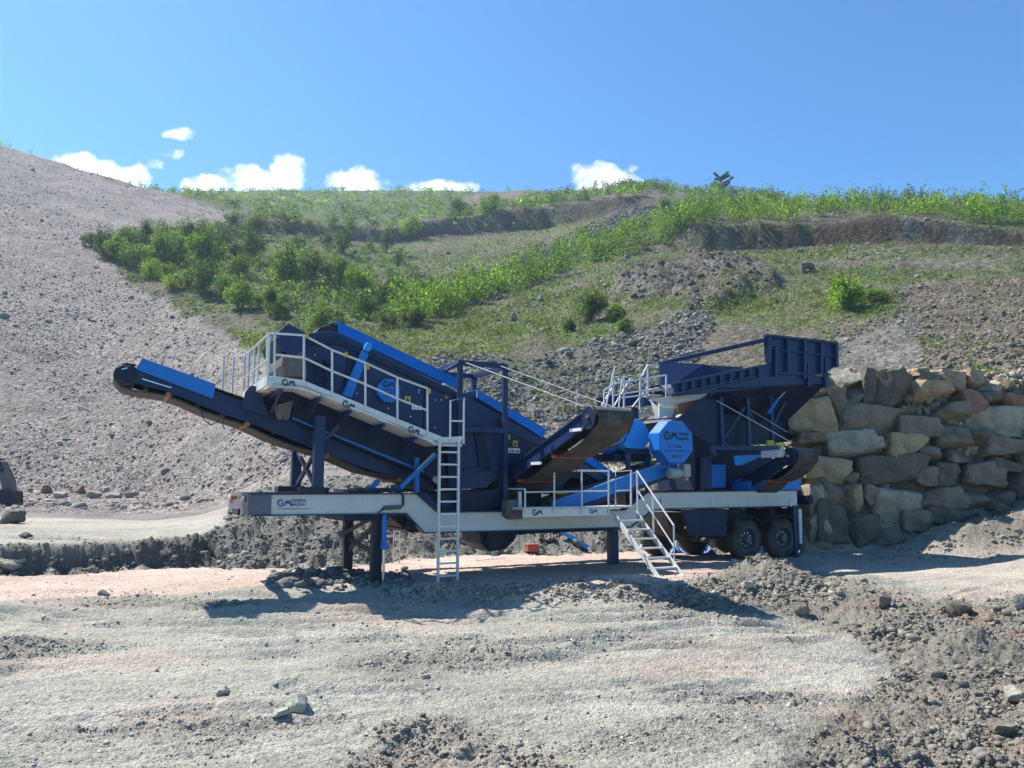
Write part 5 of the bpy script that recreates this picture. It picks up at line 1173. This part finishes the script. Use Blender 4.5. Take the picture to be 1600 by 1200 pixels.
def crowd(mask, n, wr, hr, leaves, leaf, cols_, lobes=5, name='', label='', cat='', zoff=0.):
    P_, _, _ = sample(mask, n); T_ = []
    protos = [clump(rv, leaves, 1, 1, leaf, cols_[k % len(cols_)], lobes) for k in range(len(cols_)*3)]
    for p in P_:
        v, f, c = protos[rv.randint(len(protos))]; w = rv.uniform(*wr); h = rv.uniform(*hr); a = rv.uniform(0, 6.28)
        ca, sa = math.cos(a)*w, math.sin(a)*w
        x = v[:, 0]*ca-v[:, 1]*sa+p[0]; y = v[:, 0]*sa+v[:, 1]*ca+p[1]; z = v[:, 2]*h+p[2]+zoff
        T_.append((np.stack([x, y, z], 1), f, c*math.exp(rv.normal(0, .18))))
    return merge(name, T_, label, cat)
KX, KY = PX, PY
def pm(poly_): return pip(KX, KY, np.array(poly_, float)).astype(float)
band = pm([(590,482),(650,470),(705,472),(760,446),(850,412),(900,388),(980,362),(1060,330),(1130,322),(1240,324),(1400,322),(1440,322),(1600,326),(1700,330),(1700,358),(1600,356),(1500,349),(1440,339),(1300,340),(1180,351),(1090,370),(1000,400),(870,440),(760,476),(700,498),(620,512)])*(GY > 60)
crowd(band*np.clip(fbm(GX*.12, GY*.12, 3, 301)*2+.9, .35, 1), 1400, (2.0, 3.4), (1.3, 4.6), 120, .06, [BRI, GRN, BRI, YEL], 7, 'sapling_thicket', 'bright green band of young saplings running up the gully and along the upper terrace', 'thicket')
farm = ((GY > 172) & (GY < 262)).astype(float)*(1-MK['baretop'])*(1-MK['cut2'])*(1-MK['scree'])
crowd(farm, 3600, (1.6, 3.2), (1.3, 2.4), 40, .10, [GRN, OLV, PLG, BRI], 5, 'far_scrub', 'dense low green scrub covering the far rounded hill', 'scrub')
ter = pm([(690,338),(770,322),(860,312),(960,298),(1030,292),(1030,303),(950,310),(860,324),(760,338),(700,348)])+pm([(395,340),(480,346),(600,360),(690,352),(690,362),(600,370),(480,356),(395,352)])+pm([(930,296),(1000,284),(1100,296),(1230,310),(1230,318),(1100,310),(1000,304)])
crowd(ter*(GY > 120), 420, (2.2, 4.2), (2.0, 4.0), 110, .065, [GRN, DKG, OLV, BRI], 6, 'terrace_scrub', 'green bushes fringing the lips of the upper terraces', 'scrub')
hillm = hill*(1-MK['scree'])*(GY < 172)*(1-MK['cut'])*(1-MK['cut2'])*(1-.85*MK['talus1'])*(1-.85*MK['talus2'])*(1-.8*MK['soil'])*(1-MK['outcrop']*.8)
crowd(hillm*np.clip(gveg-.25, .02, 1), 1700, (.5, 1.3), (.25, .8), 30, .11, [GRN, OLV, PLG, DKG], 4, 'low_scrub', 'low patchy weeds and heath on the green slopes', 'scrub')
gul = pm([(150,372),(250,362),(395,348),(480,352),(600,378),(640,400),(660,460),(600,512),(520,505),(440,480),(380,440),(300,420),(200,405)])*(GY > 55)
crowd(gul, 560, (1.4, 3.6), (1.0, 2.7), 110, .07, [GRN, OLV, DKG, PLG], 5, 'gully_undergrowth', 'mixed low undergrowth filling the gully between the larger bushes', 'undergrowth')
# grass blades
Pg, _, _ = sample(hillm*np.clip(gveg, .08, 1)+MK['sliver']*2+lawn*2, 75000); n = len(Pg)
wd = rv.uniform(.03, .09, n)*np.clip(Pg[:, 1]/60, .7, 2); hh = rv.uniform(.08, .26, n)*np.clip(Pg[:, 1]/70, .7, 1.6); a = rv.uniform(0, 6.28, n); lean = rv.normal(0, .1, (n, 2))
dx = np.cos(a)*wd; dy = np.sin(a)*wd
V3 = np.stack([Pg-np.stack([dx, dy, 0*dx+.03], 1), Pg+np.stack([dx, dy, 0*dx-.03], 1), Pg+np.stack([lean[:, 0], lean[:, 1], hh], 1)], 1).reshape(-1, 3)
cg = np.array((.13, .165, .055))[None]*np.exp(rv.normal(0, .3, n))[:, None]; dry = rv.uniform(0, 1, n) < .3; cg[dry] = np.array((.22, .19, .11))*np.exp(rv.normal(0, .2, (int(dry.sum()), 1)))
tag(link('grass', npmesh('grass', V3, np.arange(3*n).reshape(-1, 3), np.repeat(cg, 3, axis=0)), None, M_leaf), 'short spring grass tufts on the hillside', 'grass', None, 'stuff')

stem_cache = {}
def stems(w, h, k, seed):
    r_ = random.Random(seed); mb = MB()
    for i in range(k):
        a = r_.uniform(0, 6.28); q = Vector((math.cos(a)*w*.28*r_.random(), math.sin(a)*w*.28*r_.random(), h*r_.uniform(.6, .95)))
        mb.tube([(0, 0, -.15), q*.5+Vector((r_.uniform(-.05, .05), 0, 0)), q], .02+.012*h, 5)
    return mb
def bush(px, py, w, h, col, label, cat='bush', name='bush', leaves=420, group=None, lobes=15, leafk=.036, gap=0):
    x, y, z = hit(px, py); k = math.hypot(y, z-CAMZ)/FPX; W_ = w*k*1.28; H_ = h*k*1.15
    r_ = np.random.RandomState(int(px*13+py)); v, f, c = clump(r_, leaves, W_, H_, max(.085, leafk*min(W_, H_)), col, lobes)
    o = empty(name, (x, y, z-.12), 0, label, cat, group)
    link('foliage', npmesh('foliage', v, f, c), o, M_leaf); stems(W_, H_, 6, int(px)).build('stem', M_bark, o)
    return o
B = [
 (142,386,42,20,OLV,'low dusty shrub at the far left tip of the gully scrub'),(161,398,30,38,DKG,'dark upright bush at the left end of the gully scrub'),(181,405,32,34,GRN,'rounded green bush just right of the dark leftmost bush'),
 (200,384,36,28,GRN,'pale green bush behind the two leftmost gully bushes'),(213,420,42,36,GRN,'broad bush at the lower edge of the gully scrub, left'),(227,376,20,30,OLV,'thin leggy shrub on the upper left edge of the scrub'),
 (236,434,30,26,BRI,'small bright bush overhanging the gravel edge'),(252,406,36,38,GRN,'full green bush in the middle of the left scrub group'),(257,379,36,28,GRN,'leafy bush on the upper edge below the gravel slope'),
 (256,431,28,19,YEL,'low yellowish bush above the gravel edge'),(281,404,28,32,DKG,'shaded dark bush left of the biggest gully bush'),(293,383,26,36,OLV,'tall olive bush standing at the top of the left scrub'),
 (318,428,48,64,GRN,'biggest and tallest bush of the left gully group'),(268,453,34,25,BRI,'bright spreading bush low on the gravel edge'),(293,449,22,26,GRN,'narrow bush left of the low conical pair'),
 (317,458,36,48,DKG,'conical dark green bush below the biggest gully bush'),(316,380,26,28,OLV,'small olive bush behind the biggest bush'),(341,396,30,38,DKG,'dense dark bush on the upper right of the left group'),
 (371,432,38,32,YEL,'sparse yellow-green bush at the edge of the shaded hollow'),(362,359,36,24,DKG,'dark bush sitting at the tip of the gravel ridge'),(366,403,26,24,OLV,'small shaded bush above the sparse yellowish one'),
 (390,409,36,46,DKG,'large dark bush casting shade into the hollow'),(399,373,30,32,OLV,'twiggy bush under the terrace lip'),(350,467,26,36,GRN,'upright bush left of the broad round lower bush'),
 (373,484,58,40,GRN,'broad round bush at the lower end of the hollow'),(422,497,18,46,DKG,'slim pointed dark shrub above the machine railing'),(437,500,28,30,GRN,'small green bush right of the slim pointed shrub'),
 (453,447,64,62,GRN,'big spreading bush at the right side of the hollow'),(463,396,28,28,PLG,'greyish green bush above the big spreading bush'),(491,452,42,60,PLG,'half-bare pale bush beside the big spreading bush'),
 (500,517,44,38,GRN,'bush standing just above the peaked end plate of the screen'),(512,384,16,20,DKG,'small dark round bush below the terrace, leftmost of the dark ones'),(536,397,26,38,DKG,'dark egg-shaped bush below the terrace'),
 (603,396,22,38,DKG,'dark upright juniper in the middle of the hollow'),(622,422,14,28,DKG,'thin dark juniper right of the upright one'),(615,452,20,26,DKG,'dark squat bush beneath the two junipers'),
 (530,457,40,52,GRN,'tall green bush left of the bright round one'),(562,467,48,44,BRI,'bright round bush in the lower gully'),(568,500,44,40,DKG,'dark dense bush below the bright round one'),
 (594,492,36,42,OLV,'olive bush in the lower gully centre'),(640,482,54,42,GRN,'wide green bush where the gully narrows'),(651,509,20,28,DKG,'small dark column-like shrub on the grass edge'),
 (681,497,38,38,GRN,'green bush at the start of the sapling band'),(612,513,64,26,PLG,'pale feathery low shrub above the blue conveyor cover'),(643,374,30,28,BRI,'bright dome-shaped bush on the terrace edge'),
 (770,331,32,24,GRN,'green bush on the bare shoulder of the far terrace'),(718,337,30,22,OLV,'olive bush at the left end of the far cut bank'),(1040,330,22,20,DKG,'dark round bush at the right end of the far cut bank'),
 (922,502,48,42,OLV,'olive bush left of the grey rock outcrop'),(965,500,30,20,GRN,'low bush at the foot of the rock outcrop'),(891,518,16,15,DKG,'tiny dark bush alone on the grass slope'),(975,518,30,18,GRN,'small bush on the rubble below the outcrop'),
 (1322,484,50,54,BRI,'bright green solitary bush on the bank above the hopper'),(1358,474,50,20,YEL,'low yellowish shrub right of the solitary bright bush'),(1205,318,20,14,DKG,'small dark shrub on the right skyline')]
for b in B: bush(b[0], b[1], b[2], b[3], b[4], b[5], leaves=4200 if b[2] > 45 else 2600)
bush(985, 302, 30, 22, GRN, 'leafy little tree breaking the skyline in front of the cloud', 'tree', 'small_tree', 900); bush(1380, 330, 46, 26, DKG, 'dark clump with bare twigs highest on the right ridge', 'bush', 'bush', 1500)
bush(1430, 332, 44, 24, OLV, 'olive clump with twigs right of the dark ridge clump', 'bush', 'bush', 1500)
# bare twigs above the right ridge
tw_ = MB(); rr_ = random.Random(4)
for i in range(46):
    px = rr_.uniform(1345, 1450); x, y, z = hit(px, 333); h_ = rr_.uniform(2.2, 4.8); tw_.tube([(x, y, z-.2), (x+rr_.uniform(-.3, .3), y, z+h_*.6), (x+rr_.uniform(-.7, .7), y, z+h_)], .035, 4)
tag(tw_.build('bare_twigs', M_bark), 'thin leafless stems sticking up above the right ridge', 'twigs', None, 'stuff')
# lone pine on the skyline
x, y, z = hit(1127, 306); pine = empty('pine_tree', (x, y, z+.2), 0, 'lone dark spiky pine on the skyline right of the cloud', 'tree')
mb = MB().tube([(0, 0, -1.5), (.1, 0, 1.6), (0, 0, 3.3)], .12, 7); mb.build('trunk', M_bark, pine)
pine.scale = (1.45, 1.45, 1.5)
VV = []; rp_ = np.random.RandomState(2); its = []
for k in range(15):
    an = rp_.uniform(0, 6.28); hz_ = rp_.uniform(.8, 3.0); ln = rp_.uniform(1.0, 2.3)
    for j in range(30):
        t_ = rp_.uniform(.25, 1); q = np.array([math.cos(an)*ln*t_, math.sin(an)*ln*t_, hz_+t_*ln*.55]); v, f, c = clump(rp_, 7, .4, .4, .17, (.03, .06, .045), 1); its.append((v+q, f, c))
o_ = 0; V_ = []; F_ = []; C_ = []
for v, f, c in its: V_.append(v); F_.append(f+o_); C_.append(c); o_ += len(v)
link('crown', npmesh('crown', np.vstack(V_), np.vstack(F_), np.vstack(C_)), pine, M_leaf)

# ================================================================ small things on the ground
def wl_(px, py, Y): return Vector(at(px, py, Y))
x, y, z = hit(832, 862, 16)
tb = empty('toolbox', (x, y, z), .3, 'red metal toolbox lying on the ground under the chassis', 'toolbox')
MB().box((-.17, -.12, 0), (.17, .12, .19)).build('box_body', MT['red'], tb, .01); MB().box((-.18, -.13, .19), (.18, .13, .22)).build('lid', MT['red'], tb, .01); MB().tube([(-.08, 0, .22), (-.07, 0, .28), (.07, 0, .28), (.08, 0, .22)], .01, 8).build('handle', MT['black'], tb); MB().box((-.26, -.1, 0), (-.15, .1, .03)).build('tray', MT['red'], tb)
x, y, z = hit(915, 860, 16); cht = empty('metal_chute', (x, y, z), 0, 'light blue folded metal chute leaning under the chassis', 'chute')
p_ = [wl_(871, 831, y+.3)-Vector((x, y, z)), wl_(886, 838, y+.25)-Vector((x, y, z)), wl_(918, 858, y)-Vector((x, y, z))]
def chan(mb, a, b, w=.20, h=.10):
    d = (b-a).normalized(); s_ = d.cross(Vector((0, 0, 1))).normalized(); u = s_.cross(d)
    mb.prism([a-s_*w/2, a+s_*w/2, b+s_*w/2, b-s_*w/2], u*.012); mb.prism([a-s_*w/2, a-s_*w/2+u*h, b-s_*w/2+u*h, b-s_*w/2], s_*.012); mb.prism([a+s_*w/2, a+s_*w/2+u*h, b+s_*w/2+u*h, b+s_*w/2], -s_*.012)
mb = MB(); chan(mb, p_[1], p_[2]); mb.build('trough', MT['blue2'], cht); mb = MB(); chan(mb, p_[0], p_[1], .16, .08); mb.build('upper_trough', MT['blue2'], cht)
cb_ = wl_(852, 838, 18.2); coil = empty('cable_coil', cb_, 0, 'black cable coiled and hanging under the middle of the chassis', 'cable')
for k in range(4):
    a = k*.4; MB().tube([(math.cos(t*math.pi/12)*(.13+.02*k)+k*.05, math.sin(a)*math.cos(t*math.pi/12)*.06, math.sin(t*math.pi/12)*(.20-.02*k)) for t in range(25)], .012, 6).build('loop', MT['black'], coil, 0, True)
x, y, z = hit(768, 878, 16); bf = empty('wire_stand', (x, y, z), 0, 'thin white wire stand on the ground behind the ladder', 'stand')
MB().tube([wl_(745, 876, y)-Vector((x, y, z)), wl_(747, 836, y)-Vector((x, y, z)), wl_(768, 832, y+.2)-Vector((x, y, z))], .009, 6).build('upright', MT['wht'], bf)
MB().tube([wl_(745, 876, y)-Vector((x, y, z)), wl_(791, 872, y+.3)-Vector((x, y, z)), wl_(791, 848, y+.3)-Vector((x, y, z))], .009, 6).build('foot_bar', MT['wht'], bf)
MB().tube([wl_(770, 874, y+.15)-Vector((x, y, z)), wl_(770, 846, y+.15)-Vector((x, y, z))], .009, 6).build('middle_bar', MT['wht'], bf)
x, y, z = hit(614, 880, 16); ls = empty('small_ladder', (x, y, z), 0, 'thin pale access ladder behind the front support legs', 'ladder')
for dx in (0, .16): MB().box((dx-.012, -.01, 0), (dx+.012, .01, .95)).build('rail', MT['galv'], ls)
for k in range(4): MB().box((.012, -.008, .12+k*.22), (.148, .008, .14+k*.22)).build('rung', MT['galv'], ls)
def sheet(name, px, py, w, d, h, mat, label, cat, seed, rot=0):
    x, y, z = hit(px, py, 16); n = 34; uu, vv = np.meshgrid(np.linspace(-.5, .5, n), np.linspace(-.5, .5, n), indexing='ij')
    edge = 1+.3*fbm(uu*3+seed, vv*3, 2, seed); X = uu*w*edge; Yv = vv*d*edge
    Zv = h*np.clip(np.abs(fbm(uu*4+seed, vv*4, 4, seed+2))*1.7+.04, 0, 1)*(1-(np.maximum(abs(uu), abs(vv))*2)**4*.7)
    V_ = np.stack([X, Yv, Zv], -1).reshape(-1, 3); id_ = np.arange(n*n).reshape(n, n); F_ = np.stack([id_[:-1, :-1], id_[1:, :-1], id_[1:, 1:], id_[:-1, 1:]], -1).reshape(-1, 4)
    o = link(name, npmesh(name, V_, F_, None, True), None, mat); o.location = (x, y, z+.01); o.rotation_euler = (0, 0, rot); s = o.modifiers.new('s', 'SOLIDIFY'); s.thickness = .006; return tag(o, label, cat)
sheet('tarpaulin', 1078, 864, 1.25, .7, .34, MT['tarp'], 'crumpled blue tarpaulin on the ground in front of the wheels', 'tarpaulin', 3)
sheet('tarpaulin', 1056, 861, .5, .5, .42, MT['wht'], 'white crumpled sheet left of the blue tarpaulin', 'tarpaulin', 9)
sheet('plastic_sheet', 1012, 858, .5, .35, .2, MT['wht'], 'whitish plastic sheet seen behind the stair treads', 'sheet', 14)
sheet('cloth_scrap', 1100, 858, .4, .3, .22, MT['blue'], 'small dark blue cloth scrap behind the tarpaulin', 'cloth', 21)
x, y, z = hit(1266, 426); cbk = MB().prism([(-.9, 0, 0), (-.95, 0, 1.2), (-.2, 0, 1.3), (.5, 0, 1.15), (.75, 0, .1), (.35, 0, .05), (.2, 0, .7), (-.35, 0, .75), (-.5, 0, 0)], (0, .8, 0)).build('concrete_block', MT['tan'], None, .04); cbk.location = (x, y, z-.1); tag(cbk, 'dusty grey broken concrete block on the bank above the hopper', 'block')
x, y, z = hit(1332, 407); pk = MB().box((-.8, 0, 0), (.5, .25, .10)).build('plank', MT['tan'], None, .01); pk.location = (x, y, z+.1); pk.rotation_euler = (.1, .1, .2); tag(pk, 'dusty flat plank lying on the upper right bank', 'plank')

# ================================================================ excavator at the left edge
x, y, z = hit(15, 791, 30); k = y/FPX; ex = empty('excavator', (x, y, z), 0, 'excavator at the left edge with its bucket resting on the pale ground', 'excavator')
def e(px, py, dy=0): q = Vector(at(px, py, y)); return Vector((q.x-x, dy, q.z-z))
bk = MB().prism([e(4,766,-.45), e(20,763,-.45), e(28,768,-.45), e(28.5,788,-.45), e(26,792,-.45), e(3,793,-.45), e(0,780,-.45)], (0, .9, 0)).build('bucket', MT['black'], ex, .03)
for i in range(5): a = e(5+i*4.6, 790, -.5); MB().prism([a, a+Vector((.09, 0, 0)), a+Vector((.06, 0, -.16)), a+Vector((.02, 0, -.16))], (0, .1, 0)).build('tooth', MT['steel'], bk)
MB().prism([e(-8,716,-.2), e(8,721,-.2), e(15,735,-.2), e(22,752,-.2), e(23,766,-.2), e(8,768,-.2), e(2,745,-.2)], (0, .4, 0)).build('stick', MT['tan'], ex, .03)
MB().prism([e(-8,716,-.25), e(2,716,-.25), e(10,732,-.25), e(8,740,-.25), e(-2,726,-.25)], (0, .5, 0)).build('link_plate', MT['black'], ex, .02)
MB().tube([e(-10,728,-.1), e(12,756,-.1)], .08, 12).build('bucket_cylinder', MT['steel'], ex, 0, True)
MB().prism([e(-180,745,-.3), e(-160,700,-.3), e(-90,640,-.3), e(-10,705,-.3), e(4,722,-.3), e(-8,728,-.3), e(-90,668,-.3), e(-150,730,-.3), e(-165,750,-.3)], (0, .6, 0)).build('boom', MT['yellow'], ex, .04)
MB().box((-8.6, -1.3, 1.15), (-5.0, 1.3, 2.2)).build('upper_body', MT['yellow'], ex, .1)
cabx = MB().box((-6.3, -1.3, 2.2), (-4.9, -.3, 3.2)).build('cab', MT['tan'], ex, .08); MB().box((-6.1, -1.315, 2.35), (-5.1, -1.30, 3.05)).build('window', MT['black'], cabx)
for yy in (-1.5, .9): 
    MB().prism([(-8.4+.0, yy, .45), (-8.1, yy, .02), (-4.9, yy, .02), (-4.6, yy, .45), (-4.9, yy, .88), (-8.1, yy, .88)], (0, .6, 0)).build('track', MT['black'], ex, .06)
MB().lathe((-6.5, 0, .8), (0, 0, 1), [(0, .8), (.4, .8)], 20).build('slew_ring', MT['black'], ex)

# ================================================================ air
hz_ = MB().box((-450, -14, -8), (450, 440, 170)).build('haze', None); m_ = bpy.data.materials.new('air'); m_.use_nodes = True; m_.node_tree.nodes.clear()
o_ = m_.node_tree.nodes.new('ShaderNodeOutputMaterial'); v_ = m_.node_tree.nodes.new('ShaderNodeVolumePrincipled'); v_.inputs['Density'].default_value = .0004; v_.inputs['Color'].default_value = (.66, .82, 1, 1); v_.inputs['Anisotropy'].default_value = .35
m_.node_tree.links.new(v_.outputs[0], o_.inputs['Volume']); hz_.data.materials.append(m_); tag(hz_, 'thin bluish air over the valley', 'haze', None, 'stuff')
